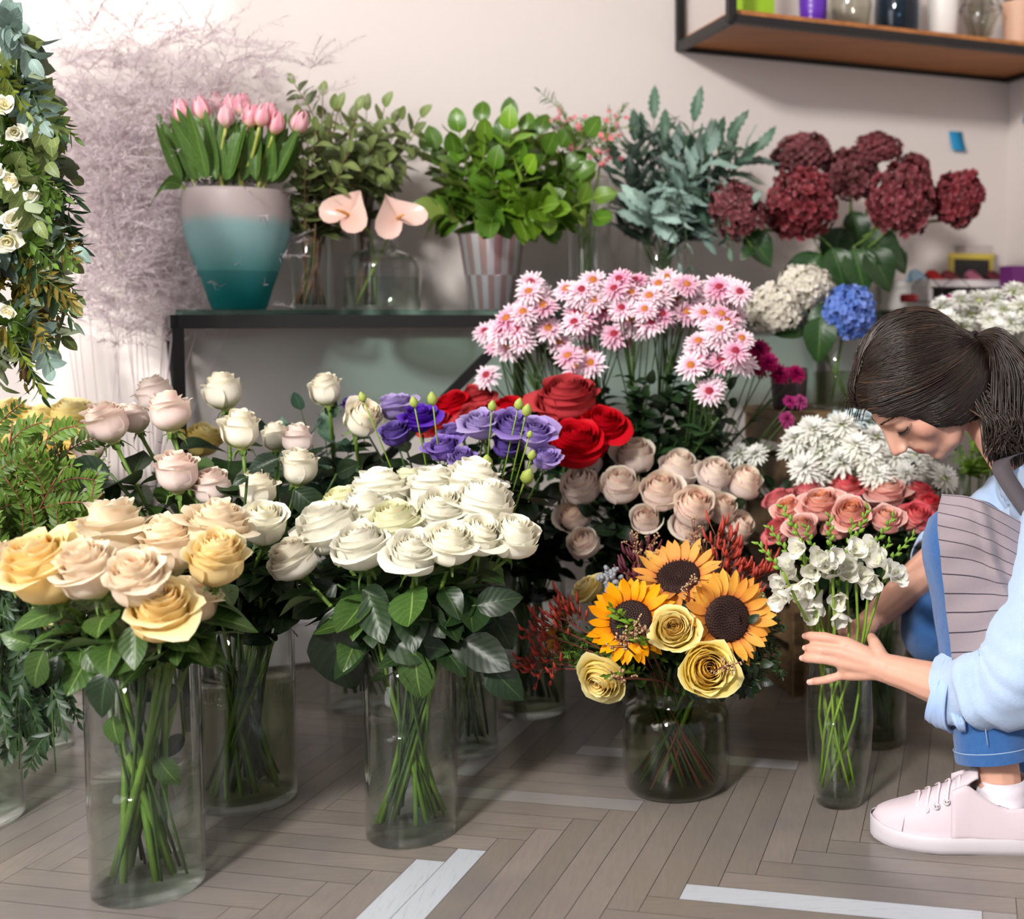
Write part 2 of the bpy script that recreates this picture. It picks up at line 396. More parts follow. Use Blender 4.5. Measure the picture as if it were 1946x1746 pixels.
# purple tapering gift pot
p = on_shelf(1545, .2); g = thing('purple_pot', 'tapering purple paper flower pot with a column of pale dashes on the wall shelf', 'pot', p)
m = MB(); jar_profile(m, (0, 0, 0), [(.030, 0), (.034, .05), (.040, .16), (.041, .165)]); m.build('pot_body', plain('purple_paper', '#5a24a8', .45), g)
m = MB()
for k in range(9):
    zz = .012+k*.014; m.box(Vector((-.008, -.0315-.0006*k, zz)), (.003, .0006, .0045))
m.build('pale_dashes', plain('lilac_print', '#b9a0dc', .6), g, False)
simple_vase('glass_jar', 'smaller clear glass jar beside the purple pot on the wall shelf', 'jar', on_shelf(1615, .2), [(.034, 0), (.05, .03), (.056, .07), (.05, .12), (.034, .16), (.036, .18)], M['smoke'])
simple_vase('glass_jar', 'large bluish glass jar in the middle of the wall shelf', 'jar', on_shelf(1705, .2), [(.05, 0), (.058, .02), (.06, .08), (.054, .15), (.04, .19), (.042, .21)], glass('blue_grey_glass', hexc('#a9b6c2'), .9))
simple_vase('white_vase', 'tall plain white ceramic vase near the right end of the wall shelf', 'vase', on_shelf(1793, .2), [(.026, 0), (.036, .01), (.042, .12), (.045, .25)], plain('white_ceramic', '#e4dfda', .35))
p = on_shelf(1862, .22); g = thing('wire_heart_lantern', 'grey wire geometric holder around a glass bulb on the wall shelf', 'lantern', p)
m = MB(); jar_profile(m, (0, 0, 0), [(.012, .006), (.032, .03), (.045, .07), (.038, .11), (.026, .13)], .002); m.build('bulb', M['smoke'], g)
m = MB(); rg = [Vector((.058*math.cos(a), .058*math.sin(a), .1)) for a in [i*PI/2.5 for i in range(5)]]
for i in range(5):
    m.tube([(0, 0, .002), rg[i]], .0016, 5); m.tube([rg[i], rg[(i+1) % 5]], .0016, 5); m.tube([rg[i], Vector((0, 0, .19))], .0016, 5)
m.build('wire_frame', plain('grey_wire', '#6f6a66', .4, .6), g)
simple_vase('peach_pot', 'peach coloured plant pot at the right end of the wall shelf', 'pot', on_shelf(1935, .2), [(.03, 0), (.036, .02), (.046, .12), (.048, .13)], plain('peach_ceramic', '#d9b096', .6))
# sticky notes
def sticky(label, x0, y0, w, h, tilt, onright=False):
    m = MB(); P = np.zeros((5, 3, 3))
    if onright:
        o = CR; r = ray(x0, y0); t = o.dot(WU)/r.dot(WU); c = Vector((0, 0, CAMH))+r*t; c -= WU*.001; ax, n = WN, -WU
    else: c = wallp(x0, y0, .001); ax, n = WU, WN
    for i in range(5):
        for j in range(3):
            v = i/4; P[i, j] = c+ax*((j/2-.5)*w+tilt*v)+n*(.012*v*v)-Vector((0, 0, v*h))
    o = m.grid(P).build('sticky_note', plain('blue_note', '#1583b5', .7)); tag(o, label, 'note')
    s_ = o.modifiers.new('t', 'SOLIDIFY'); s_.thickness = .001
sticky('blue sticky note on the grey wall above the dark red hydrangeas', 1816, 250, .045, .055, .006)
sticky('blue sticky note on the side wall, at the right edge', 1960, 175, .04, .085, .0, True)

# ---------------------------------------------------------------- vases
VS = {}
def vase(key, label, px, py, r, h, water, prof=None, glassm='glass', wm='water', bt=.014, taper=1.0, group=None, z0=0.0, cat='vase', p=None, th=.0035, tint=None):
    p = p or fl(px, py, z0); p.z = z0
    prof = prof or [(r*.985*taper, 0), (r*taper, .004), (r*(1+taper)/2, h*.5), (r, h)]
    v = thing('glass_vase', label, cat, p, group); m = MB(); zt = prof[-1][1]
    fr = lambda z: float(np.interp(z, [q[1] for q in prof], [q[0] for q in prof]))
    inn = [(max(q[0]-th, .001), q[1]) for q in prof if q[1] > bt][::-1]
    m.lathe([(prof[0][0]*.2, .0005)]+prof+[(prof[-1][0]-th/2, zt+.001)]+inn+[(fr(bt)-th, bt)], 48); m.build('glass_wall', M[glassm], v)
    m = MB(); m.lathe([(.0003, .0006)]+[(fr(z)-.0006, max(z, .0006)) for z in np.linspace(0, bt, 4)]+[(fr(bt)-th, bt+.001), (.0003, bt-.002)], 48); m.build('thick_base', M['base'], v)
    if water:
        zs = list(np.linspace(bt+.0015, water, 8)); m = MB(); m.lathe([(.0003, zs[0])]+[(fr(z)-th-.0004, z) for z in zs]+[(.0003, water)], 48); m.build('water', M[wm], v)
    VS[key] = dict(p=p, r=fr(zt)-th, rb=fr(bt+.02)-th, h=zt, bt=bt, fr=fr); return v
vase('V1', 'tall clear cylinder vase with the peach roses, front left', 283, 1680, .0745, .315, .156)
vase('V2', 'clear cylinder vase holding the pale pink roses, behind the front left vase', 468, 1515, .081, .30, .195, wm='darkwater')
vase('V3', 'clear cylinder vase holding the bunch of creamy white roses', 783, 1578, .070, .285, .178)
vase('V4', 'slim clear vase of purple lisianthus just behind the creamy white roses vase', 893, 1425, .052, .27, .12)
vase('V5', 'clear vase of red roses on the floor, left of the sunflower jar', 1012, 1348, .068, .29, .10, wm='darkwater')
vase('V6', 'clear vase close to the white baseboard, left of the creamy rose vase', 680, 1340, .062, .27, .0)
vase('V7', 'vase of blush garden roses hidden behind the sunflower bouquet', 1245, 1330, .07, .28, .12, wm='darkwater')
vase('V8', 'squat round-shouldered glass jar holding the sunflower bouquet', 1285, 1492, .09, .17, .150, wm='darkwater', glassm='smoke', bt=.008, cat='jar',
     prof=[(.072, 0), (.084, .005), (.090, .016), (.0915, .08), (.090, .125), (.084, .142), (.070, .150), (.066, .156), (.067, .172), (.069, .176)])
vase('V9', 'barrel-shaped clear glass vase of white freesias in front of the crouching woman', 1594, 1523, .05, .26, .155, bt=.02,
     prof=[(.036, 0), (.039, .004), (.044, .03), (.0535, .09), (.056, .14), (.053, .20), (.048, .26)])
vase('V10', 'clear cylinder vase of coral roses behind the freesia vase', 1660, 1405, .062, .28, .2, wm='darkwater')
vase('V11', 'vase of white chrysanthemums on the floor behind the coral roses', 1640, 1335, .07, .28, .12, wm='darkwater')
vase('V12', 'tall vase of pink daisy chrysanthemums on the floor behind the blush roses', 1210, 1275, .085, .36, .2, wm='darkwater')
vase('V13', 'floor vase of yellow roses behind the fine-leaved greenery at the left edge', 60, 1420, .07, .30, .15)
vase('V14', 'floor vase with the feathery dried plume, behind the table leg on the left', 250, 1330, .07, .40, .0)
vase('V15', 'floor vase with fine-leaved green branches at the left edge', -60, 1555, .08, .33, .15)
def onT(px, d=.17):
    r = ray(px, 590); p0 = FLt-WN*d; t = p0.dot(WN)/r.dot(WN); return Vector((r.x*t, r.y*t, TZ+.0005))
pT = onT(455)
vase('T2', 'clear cylinder of eucalyptus stems right of the teal tulip vase', 0, 0, .044, .17, .0, z0=TZ+.0005, p=onT(594, .2), bt=.006, th=.002)
vase('T3', 'clear bottle-shaped vase with two pink anthuriums on the table', 0, 0, .08, .13, .07, z0=TZ+.0005, p=onT(727, .15), bt=.006, th=.002,
     prof=[(.076, 0), (.08, .006), (.081, .09), (.076, .108), (.06, .122), (.036, .128), (.034, .150), (.037, .153)])
vase('T3b', 'narrow tall clear vase of seeded eucalyptus behind the anthuriums', 0, 0, .03, .25, .0, z0=TZ+.0005, p=onT(697, .27), bt=.006, th=.002)
vase('T5', 'tall clear cylinder with wax flowers, right of the silver bucket', 0, 0, .052, .30, .0, z0=TZ+.0005, p=onT(1120, .2), bt=.006, th=.002)
vase('T6', 'clear glass vase of silvery blue-green foliage on the table', 0, 0, .058, .17, .0, z0=TZ+.0005, p=onT(1255, .17), bt=.006, th=.002)
vase('T7', 'glass vase of dark red hydrangeas at the right end of the table', 0, 0, .07, .16, .1, z0=TZ+.0005, p=onT(1600, .2), bt=.006, wm='darkwater')
# teal frosted vase of tulips
def tealm():
    m, nt, o = nmat('frosted_teal_glass'); tc = N(nt, 'TexCoord'); s = N(nt, 'SeparateXYZ'); nt.links.new(tc.outputs['Object'], s.inputs[0]); z = s.outputs[2]
    f = noise(nt, 14, tc.outputs['Object'], 6, .7)
    zz = math_(nt, 'ADD', z, math_(nt, 'MULTIPLY', math_(nt, 'SUBTRACT', f, .5), .03))
    c = mixc(nt, mr(nt, zz, .02, .16), hexc('#2bb0ae'), hexc('#bddde0')); c = mixc(nt, mr(nt, zz, .165, .195), c, hexc('#ecdadb'))
    c = mixc(nt, mr(nt, z, .078, .080, .45, 0), c, hexc('#0f8287'))
    p = princ(nt, o, c, .4, spec=.5); t = N(nt, 'BsdfTransparent'); t.inputs[0].default_value = (.7, .95, .95, 1); tr = N(nt, 'BsdfTranslucent'); nt.links.new(c, tr.inputs[0])
    mx = N(nt, 'MixShader'); mx.inputs[0].default_value = .6; nt.links.new(p.outputs[0], mx.inputs[1]); nt.links.new(tr.outputs[0], mx.inputs[2])
    m2 = N(nt, 'MixShader'); m2.inputs[0].default_value = .22; nt.links.new(mx.outputs[0], m2.inputs[1]); nt.links.new(t.outputs[0], m2.inputs[2]); nt.links.new(m2.outputs[0], o.inputs[0]); return m
tprof = [(.050, 0), (.054, .006), (.066, .045), (.086, .10), (.100, .15), (.1055, .195), (.104, .235), (.102, .243)]
m = MB(); jar_profile(m, (0, 0, 0), tprof, .004, 48)
tag(m.build('teal_vase', tealm(), loc=pT), 'frosted teal glass vase fading to pink at the rim, holding the tulips', 'vase')
VS['T1'] = dict(p=pT, r=.095, rb=.05, h=.243, bt=.01, fr=lambda z: float(np.interp(z, [q[1] for q in tprof], [q[0] for q in tprof])))
# silver woven bucket
def bucket():
    m, nt, o = nmat('silver_check_metal'); u, v = uvs(nt); a = math_(nt, 'GREATER_THAN', math_(nt, 'SINE', math_(nt, 'MULTIPLY', u, 2*PI*13)), 0.0)
    b = math_(nt, 'GREATER_THAN', math_(nt, 'SINE', math_(nt, 'MULTIPLY', v, 2*PI*5.5)), 0.0)
    x = math_(nt, 'ABSOLUTE', math_(nt, 'SUBTRACT', a, b)); princ(nt, o, mixc(nt, x, hexc('#c9a9a8'), hexc('#e6e4ea')), .3, .75, bump=x, bs=.5); return m
p = onT(937, .15); g = thing('silver_bucket', 'shiny silver checked metal bucket full of broad green leaves', 'bucket', p)
m = MB(); jar_profile(m, (0, 0, 0), [(.046, 0), (.05, .003), (.074, .165), (.075, .168)], .002, 48); m.build('bucket_wall', bucket(), g)
m = MB(); m.lathe([(.0745, .165), (.0775, .1675), (.0745, .170), (.0735, .1675), (.0745, .165)], 48); m.build('rim', plain('silver_rim', '#c9c5c8', .2, 1.0), g)
VS['T4'] = dict(p=p, r=.07, rb=.045, h=.168, bt=.01, fr=lambda z: .047)
# crate with the vases behind the magenta flowers
cp = fl(1578, 1280); CB = Vector((cp.x, cp.y, 0))
g = thing('wooden_crate', 'brown slatted wooden crate standing upright behind the white chrysanthemums', 'crate', CB); m = MB(); hz = .585
for sx in (-1, 1):
    for sy in (-1, 1): m.box(WU*(.14*sx)+WN*(.11*sy)+Vector((0, 0, hz/2)), (.012, .012, hz/2), q)
m.build('posts', M['crate'], g, False); m = MB()
for k in range(6):
    z = .04+k*.105
    for sy in (-1, 1): m.box(WN*(.117*sy)+Vector((0, 0, z)), (.155, .005, .035), q)
    for sx in (-1, 1): m.box(WU*(.147*sx)+Vector((0, 0, z)), (.005, .115, .035), q)
m.build('slats', M['crate'], g, False); m = MB(); m.box((0, 0, hz+.006), (.16, .125, .007), q); m.build('top_board', M['crate'], g, False)
vase('K1', 'clear vase on the crate with the blue and white hydrangeas', 0, 0, .06, .15, .08, z0=hz+.0135, p=CB+WU*.0+WN*.03, bt=.008, wm='darkwater')
simple_vase('dark_pot', 'plum-brown woven pot on the crate beside the hydrangea vase', 'pot', CB+WU*-.115+WN*.02+Vector((0, 0, hz+.0135)), [(.03, 0), (.036, .01), (.04, .07), (.038, .09)], plain('plum_pot', '#3c2c33', .5))

# ---------------------------------------------------------------- packing unit with ribbons at the right
uw = thing('packing_shelf', 'low white two-tier desk rack against the wall, behind the hydrangeas', 'shelf', wp(wcoord(wallp(1790, 560))[0], .2, 0)); u0 = wcoord(wallp(1668, 560))[0]; u1 = wcoord(CR)[0]-.005; um = (u0+u1)/2
m = MB()
for z, d in ((.825, .34), (.885, .26)): m.box(wp(um, d/2+.002, z), ((u1-u0)/2, d/2, .009), q)
for u in (u0+.01, um, u1-.01): m.box(wp(u, .13, .855), (.006, .12, .022), q)
child(m, 'boards', M['white'], uw, False)
m = MB(); m.box(wp(um, .17, .407), ((u1-u0)/2-.01, .16, .406), q); child(m, 'cabinet_body', plain('grey_cabinet', '#6f6863', .6, var=.1, scale=8), uw, False)
def on_unit(px, z, d=.2):
    r = ray(px, 500); p0 = W0+WN*d; t = p0.dot(WN)/r.dot(WN); return Vector((r.x*t, r.y*t, z))
def wedge(name, label, cat, px, z, w, h, col, d=.2, group=None, style=0):
    m = MB(); p = on_unit(px, z, d)
    if style == 0:   # folded heart / ribbon packet
        P = np.zeros((9, 7, 3))
        for i in range(9):
            for j in range(7):
                u, v = j/6-.5, i/8; th = .012*math.sin(PI*v)
                P[i, j] = WU*(u*w*(1-.85*v**1.4))+WN*(.03*(1-v)+.006*math.sin(9*u+4*v))+Vector((0, 0, h*v))
        m.grid(P); P2 = P.copy(); P2 -= np.array(WN*.03)*np.linspace(1, .1, 9)[:, None, None]; m.grid(P2, flip=True)
        m.tube([WU*(-w/2), WU*(w/2)], .004, 6)
    else: m.box((0, 0, h/2), (w/2, .03, h/2), q)
    o = m.build(name, plain(name+'_m', col, .4), loc=p, smooth=style == 0); return tag(o, label, cat, group)
for a in ((1738, .0, '#a9cfe6', 'pale blue folded ribbon on the upper tier of the white rack'), (1770, 0, '#c01818', 'bright red folded ribbon on the upper tier of the white rack'),
          (1800, 0, '#8d3440', 'dusky red folded ribbon next to the bright red one'), (1845, 0, '#d983a0', 'pink folded ribbon in front of the yellow framed sign'),
          (1885, 0, '#7c2538', 'wine red folded ribbon beside the purple box')):
    wedge('ribbon_packet', a[3], 'ribbon', a[0], .8945, .055, .028, a[2], .17)
for a in ((1728, '#b01020', 'flat red ribbon roll on the lower tier, leftmost'), (1815, '#b33a78', 'magenta ribbon roll on the lower tier of the white rack'), (1850, '#7a5c70', 'mauve ribbon roll on the lower tier of the white rack'), (1885, '#b02545', 'crimson ribbon roll on the lower tier, nearest the purple box')):
    m = MB(); m.lathe([(.004, 0), (.022, 0), (.023, .002), (.023, .018), (.022, .02), (.004, .02), (.004, 0)], 24)
    tag(m.build('ribbon_roll', plain('ribbon', a[1], .4), loc=on_unit(a[0], .8345, .29)), a[2], 'ribbon')
g = thing('framed_sign', 'small blackboard sign in a yellow frame on the white rack', 'sign', on_unit(1845, .8945, .06)); m = MB()
m.box((0, 0, .035), (.062, .003, .03), q); m.build('board_panel', plain('blackboard', '#2b2a2a', .7), g, False); m = MB()
for c, h in (((0, 0, .072), (.075, .006, .008)), ((0, 0, .004), (.07, .006, .004))): m.box(c, h, q)
for s_ in (-1, 1): m.box(WU*(.066*s_)+Vector((0, 0, .036)), (.006, .006, .032), q)
m.build('frame', plain('yellow_frame', '#cdb84e', .5), g, False)
wedge('paper_stack', 'pale stack of papers behind the yellow framed sign', 'papers', 1850, .8945, .09, .105, '#b5aaa8', .022, style=1)
g = thing('purple_box', 'purple cardboard box with a yellow oval label, at the right edge', 'box', on_unit(1935, .8345, .31)); m = MB(); m.box((0, 0, .0475), (.038, .028, .0475), q); m.build('box_body', plain('purple_card', '#5c1560', .5), g, False)
m = MB(); cc = WN*.0285+WU*(-.018)+Vector((0, 0, .03)); m.ball(cc, 1, 20, 10, Matrix((WU*.0135, WN*.0012, Vector((0, 0, .023)))).transposed()); m.build('oval_label', plain('yellow_label', '#bdb800', .5), g)
m = MB(); m.box(WN*.031+WU*.03+Vector((0, 0, .028)), (.028, .012, .027), q); tag(m.build('tan_box', plain('tan_card', '#c49a74', .6), loc=on_unit(1950, .8345, .33), smooth=False), 'small tan box in front of the purple box', 'box')
g = thing('wire_terrarium', 'thin black wire geometric stand in front of the white rack', 'stand', on_unit(1790, .835, .32)); m = MB()
for k in (-1, 1):
    A = WU*(.045*k); m.tube([A+WU*-.04, A+WU*-.04+Vector((0, 0, .04)), A+Vector((0, 0, .07)), A+WU*.04+Vector((0, 0, .04)), A+WU*.04], .0014, 5)
m.tube([WU*-.085+Vector((0, 0, .001)), WU*.085+Vector((0, 0, .001))], .0014, 5); m.build('wires', M['black'], g)
# ================================================================ flowers: shared meshes
def rose(name, seed, n=22, Rr=1.0, H=1.25, close=.45, flare=.35, ruffle=.05, ctr=.9, drop=.25, wid=1.0, nu=9, nv=9, curl=.5, q=1.0):
    r = random.Random(seed); mb = MB()
    for i in range(n):
        t = i/(n-1); a0 = i*2.39996+r.uniform(-.15, .15); tt = t**.75
        rb = Rr*(.08+.80*t**.8)*r.uniform(.93, 1.07); h = H*(ctr+.10*math.sin(PI*min(1, t*1.1))-drop*t**4)*r.uniform(.94, 1.04)
        half = min(2.4, wid*(.55+.30*t)*Rr*PI/2/max(rb, .12)); fl_ = flare*(.35*t*t+.65*t**7)*r.uniform(.2, 1.15); lip = (.05+.13*t)*min(1, t*3)*(flare/.5)*r.uniform(.6, 1.4); cl = close*(1-.75*t**2)
        ph = r.uniform(0, 6.28); ph2 = r.uniform(0, 6.28); tip = r.uniform(-.02, .05); tilt = r.uniform(-.05, .05)
        P = np.zeros((nv, nu, 3)); U = np.zeros((nv, nu, 2))
        for b in range(nv):
            v = b/(nv-1)
            for c in range(nu):
                u = c/(nu-1)*2-1; ve = v*(1-.20*abs(u)**2.6-.02*abs(u)+tip*(1-abs(u))*v)
                belly = math.sin(min(ve/.5, 1)*PI/2)**.62
                rad = rb*belly*(1-cl*max(0, (ve-.45)/.55)**1.5)
                out = fl_*max(0, (ve-.5)/.5)**2.2*Rr+t*.10*Rr*u*u*ve
                lp = max(0, (ve-.80)/.20)**2*lip*Rr; out += lp
                z = h*ve-lp*.55-curl*fl_*Rr*max(0, (ve-.68)/.32)**2.2
                rf = ruffle*Rr*(ve**5)*(math.sin(u*5.2+ph)+.6*math.sin(u*9.7+ph2))*(.3+t)
                rad = rad*(1+.05*u)+out+rf; ang = a0+u*half*(math.sin(PI*min(1, .14+ve*.62))**.6)
                P[b, c] = (rad*math.cos(ang), rad*math.sin(ang), z+rf*.35+tilt*rad*u+.02*Rr*math.sin(ph+u*2.3)*ve)
                U[b, c] = (t, v)
        mb.grid(P, U)
    mb.ball((0, 0, H*.06), (Rr*.3, Rr*.3, H*.12), 10, 5, uv=(1, 0))
    return mb.mesh(name)
def calyx(name, s=1.0):
    mb = MB(); mb.lathe([(.001, -.32), (.10, -.30), (.17, -.2), (.16, -.08), (.12, .02)], 10); r = random.Random(5)
    for k in range(5):
        a = k*2*PI/5; P = np.zeros((6, 3, 3))
        for i in range(6):
            v = i/5; w = .10*math.sin(PI*min(1, .35+v*.65)); rad = .12+.42*v*s+.12*v*v; z = -.02+.25*v-.75*v*v*s*r.uniform(.6, 1.3)
            for j in range(3):
                x = (j-1)*w; P[i, j] = (rad*math.cos(a)-x*math.sin(a), rad*math.sin(a)+x*math.cos(a), z+.03*abs(j-1))
        mb.grid(P)
    return mb.mesh(name)
def leafp(L, Wd, bend=.3, fold=.25, nv=8, nu=5, a=.8, pw=.9, wav=0.0, serr=0.0, twist=0.0, seed=0):
    r = random.Random(seed); P = np.zeros((nv, nu, 3)); U = np.zeros((nv, nu, 2)); ph = r.uniform(0, 6)
    for i in range(nv):
        v = i/(nv-1); w = Wd/2*max(0, math.sin(PI*v**a))**pw; th = bend*v
        y = L*(math.sin(th)/bend if bend else v); z = -L*((1-math.cos(th))/bend if bend else 0)
        for j in range(nu):
            u = j/(nu-1)*2-1; ww = w*(1+(serr if (i % 2 and abs(u) == 1) else 0))
            zz = z+abs(u)*fold*w+wav*Wd*math.sin(v*7+ph)*abs(u); tw = twist*v*u*w
            P[i, j] = (u*ww, y, zz+tw); U[i, j] = ((u+1)/2, v)
    return P, U
def leafmesh(name, **k):
    P, U = leafp(**k); return MB().grid(P, U).mesh(name)
def put(mb, PU, o, d, up=(0, 0, 1), s=1.0, roll=0.0):   # place leaf grid: +y -> d
    P, U = PU; d = Vector(d).normalized(); up = Vector(up); x = d.cross(up)
    if x.length < .05: x = d.cross(Vector((1, .3, 0)))
    x.normalize(); z = x.cross(d); 
    if roll: c, s_ = math.cos(roll), math.sin(roll); x, z = x*c+z*s_, z*c-x*s_
    A = np.array([x, d, z]); mb.grid(P @ A*s+np.array(o), U)
ROSE = {
 'garden': [rose('garden_rose_bloom%d' % i, 20+i, 30, close=.34, flare=.46, ruffle=.085, H=1.85, drop=.16, nu=11) for i in range(4)],
 'open': [rose('open_rose_bloom%d' % i, 40+i, 30, close=.36, flare=.36, ruffle=.045, H=1.75, drop=.18, nu=11) for i in range(4)],
 'bud': [rose('bud_rose_bloom%d' % i, 60+i, 22, close=.45, flare=.34, ruffle=.02, H=2.1, drop=.10) for i in range(3)],
 'globe': [rose('globe_rose_bloom%d' % i, 80+i, 22, close=.48, flare=.26, ruffle=.022, H=1.95, drop=.15) for i in range(2)],
 'red': [rose('red_rose_bloom%d' % i, 90+i, 28, close=.3, flare=.42, ruffle=.04, H=1.35, drop=.25, nu=11) for i in range(2)],
 'lis': [rose('lisianthus_bloom%d' % i, 99+i, 14, close=.1, flare=.42, ruffle=.10, H=1.6, drop=.10, wid=1.15, nu=11) for i in range(2)]}
CAL = calyx('calyx', 1.0)
RLEAF = [leafmesh('rose_leaf%d' % i, L=1, Wd=.62, bend=b, fold=f, nv=11, nu=7, a=.78, wav=.05, serr=.04, seed=i) for i, (b, f) in enumerate(((.5, .3), (.9, .15), (-.3, .35)))]
PM = {
 'peach': petal('peach_petals', '#ffcf98', '#ffeccc', '#fff5dc', '#fdecb4', .42, scol='#fce9c4', streak=.5),
 'peachpink': petal('pale_peach_petals', '#ffd8b4', '#fff0dc', '#fff4dc', '#fdf0cc', .42),
 'peachy': petal('yellow_peach_petals', '#fac87c', '#ffebb4', '#fff4cc', '#fce49a', .42),
 'pinkish': petal('blush_petals', '#f3b8b4', '#fbe9e2', '#f8ecdc', '#e4e4a4', .32),
 'creamy': petal('blush_green_petals', '#f6d6c4', '#faf4e4', '#f5f0d8', '#d3dc8c', .32),
 'white': petal('cream_white_petals', '#fbf2d2', '#fefbec', '#fbf9ec', '#e3e3a0', .32),
 'whiteg': petal('green_white_petals', '#f8e2ac', '#fbf8da', '#eff2cc', '#d8dc8c', .32),
 'blush': petal('dusty_blush_petals', '#f8c6b6', '#ffeee4', '#fdf4de', '#d8da98', .38),
 'red': petal('red_petals', '#b00412', '#cf0c20', '#c00a1c', '#8a0412', .15, rough=.6),
 'coral': petal('coral_petals', '#f59a50', '#f7bdb0', '#fde6dc', '#f6d8bc', .3, ev=.93, scol='#dc5a68', streak=.6),
 'coralp': petal('coral_edge_petals', '#f29a68', '#f2aca4', '#e0606c', '#f8d8c4', .3, ev=.72),
 'yellow': petal('yellow_petals', '#efbe50', '#f9e48c', '#fbf0b4', '#f0d070', .35),
 'purple': petal('violet_petals', '#66449c', '#8468ba', '#9a80ca', '#c8b8e0', .25),
 'dpurple': petal('deep_violet_petals', '#4c2c8c', '#6040a4', '#7054b4', '#9a84cc', .25),
 'lilac': petal('lilac_petals', '#9278bc', '#b09cd4', '#bfaee0', '#e0d6ee', .3)}
ORD = ['first', 'second', 'third', 'fourth', 'fifth', 'sixth', 'seventh', 'eighth', 'ninth', 'tenth', 'eleventh', 'twelfth']
def stem_path(v, head, rr, spread=.8, bend=.15, z0=None):
    p = v['p']; a = math.atan2(head.y-p.y, head.x-p.x)+rr.uniform(-.4, .4); ru = min(v['r']*.82, (Vector((head.x-p.x, head.y-p.y)).length)*.6+.01)
    rim = p+Vector((ru*math.cos(a), ru*math.sin(a), v['h'])); b = a+PI+rr.uniform(-1.3, 1.3); rl = v['rb']*spread*rr.uniform(.45, 1.1)
    bot = p+Vector((rl*math.cos(b), rl*math.sin(b), v['bt']+.006))
    return bot, rim
def make_flower(vk, kind, label, cat, group, px, py, Y, w, mesh, mat, look=None, tiltc=.35, nleaf=5, lz=(.0, .85), lsize=.06, stemr=.0032, lm='rleaf', leafset=None, hang=.5, cs=1.0, sm='stem', seed=None, hw=1.0, zs=1.0):
    v = VS[vk]; rr = random.Random(seed if seed is not None else int(px*7+py*13)); head = at(px, py, Y); R_ = w/2/ppm(head)*hw
    bot, rim = stem_path(v, head, rr)
    ax = Vector((head.x-rim.x, head.y-rim.y, max(.05, head.z-rim.z))).normalized()+Vector((0, 0, .35))
    ax = ax.normalized()+Vector((-.10*head.x*0, -tiltc, .12))+Vector((rr.uniform(-.12, .12), rr.uniform(-.12, .12), 0)); ax.normalize()
    if look is not None: ax = (Vector(look)).normalized()
    base = head-ax*R_*.80*zs
    mid = rim.lerp(base, .55)+Vector((rr.uniform(-.012, .012), rr.uniform(-.012, .012), .01))
    pts = curve_pts([bot, rim, mid, base-ax*R_*.25], 12); o = thing(kind, label, cat, bot, group)
    L = [p-bot for p in pts]
    sm_ = MB().tube(L, [stemr*1.25]*3+[stemr]*(len(L)-3), 7)
    for k in range(2, len(L)-2, 2): sm_.ball(L[k], stemr*1.35, 6, 4)
    sm_.build('stem', M[sm], o)
    qq = quat(ax, rr.uniform(0, 6.28))
    mk('bloom', mesh, o, base-bot, mat, qq, (R_, R_, R_*zs))
    mk('calyx', CAL, o, base-bot, M['calyx'], qq, R_*cs)
    za, zb = lz; n0 = len(L)
    for k in range(nleaf):
        f = za+(zb-za)*(k+rr.random()*.8)/max(1, nleaf); fi = (.30+.70*f)*(n0-1); i = int(fi); p = L[i].lerp(L[min(i+1, n0-1)], fi-i)
        wpz = p.z+bot.z; a = rr.uniform(0, 2*PI); inside = wpz < v['p'].z+v['h']+.005
        d = Vector((math.cos(a), math.sin(a)-.25, rr.uniform(-hang, .45))).normalized(); sz = lsize*rr.uniform(.75, 1.25)
        if inside: d = Vector((rr.uniform(-.3, .3), rr.uniform(-.3, .3), 1)).normalized(); sz *= .55
        st = p+d*sz*.25
        lm_ = rr.choice(leafset or RLEAF)
        x = d.cross(Vector((0, 0, 1))).normalized(); z = x.cross(d); c_, s__ = math.cos(rr.uniform(-.5, .5)), math.sin(rr.uniform(-.5, .5))
        Mx = Matrix((x*c_+z*s__, d, z*c_-x*s__)).transposed()
        mk('leaf', lm_, o, p+d*sz*.04, M[lm if rr.random() < .8 else lm+'l' if lm+'l' in M else lm], Mx.to_quaternion(), sz)
    return o
def bunch(vk, kind, cat, group, where, rows, meshes, lab, grow=1.0, **kw):
    """rows: list of (row phrase, [(px,py,Y,w,matkey,adjective[,mesh kind])]) left to right"""
    for rn, items in rows:
        n = len(items)
        for i, it in enumerate(items):
            px, py, Y, w, mk_, adj = it[:6]; ms = ROSE[it[6]] if len(it) > 6 else meshes
            pos = rn if n == 1 else (ORD[i]+' from left, '+rn)
            l = '%s, %s, %s' % ((adj+' '+lab).strip(), pos, where.replace('the ', ''))
            make_flower(vk, kind, l, cat, group, px, py, Y, w*grow, ms[(int(px)+int(py)) % len(ms)], PM[mk_], **kw)

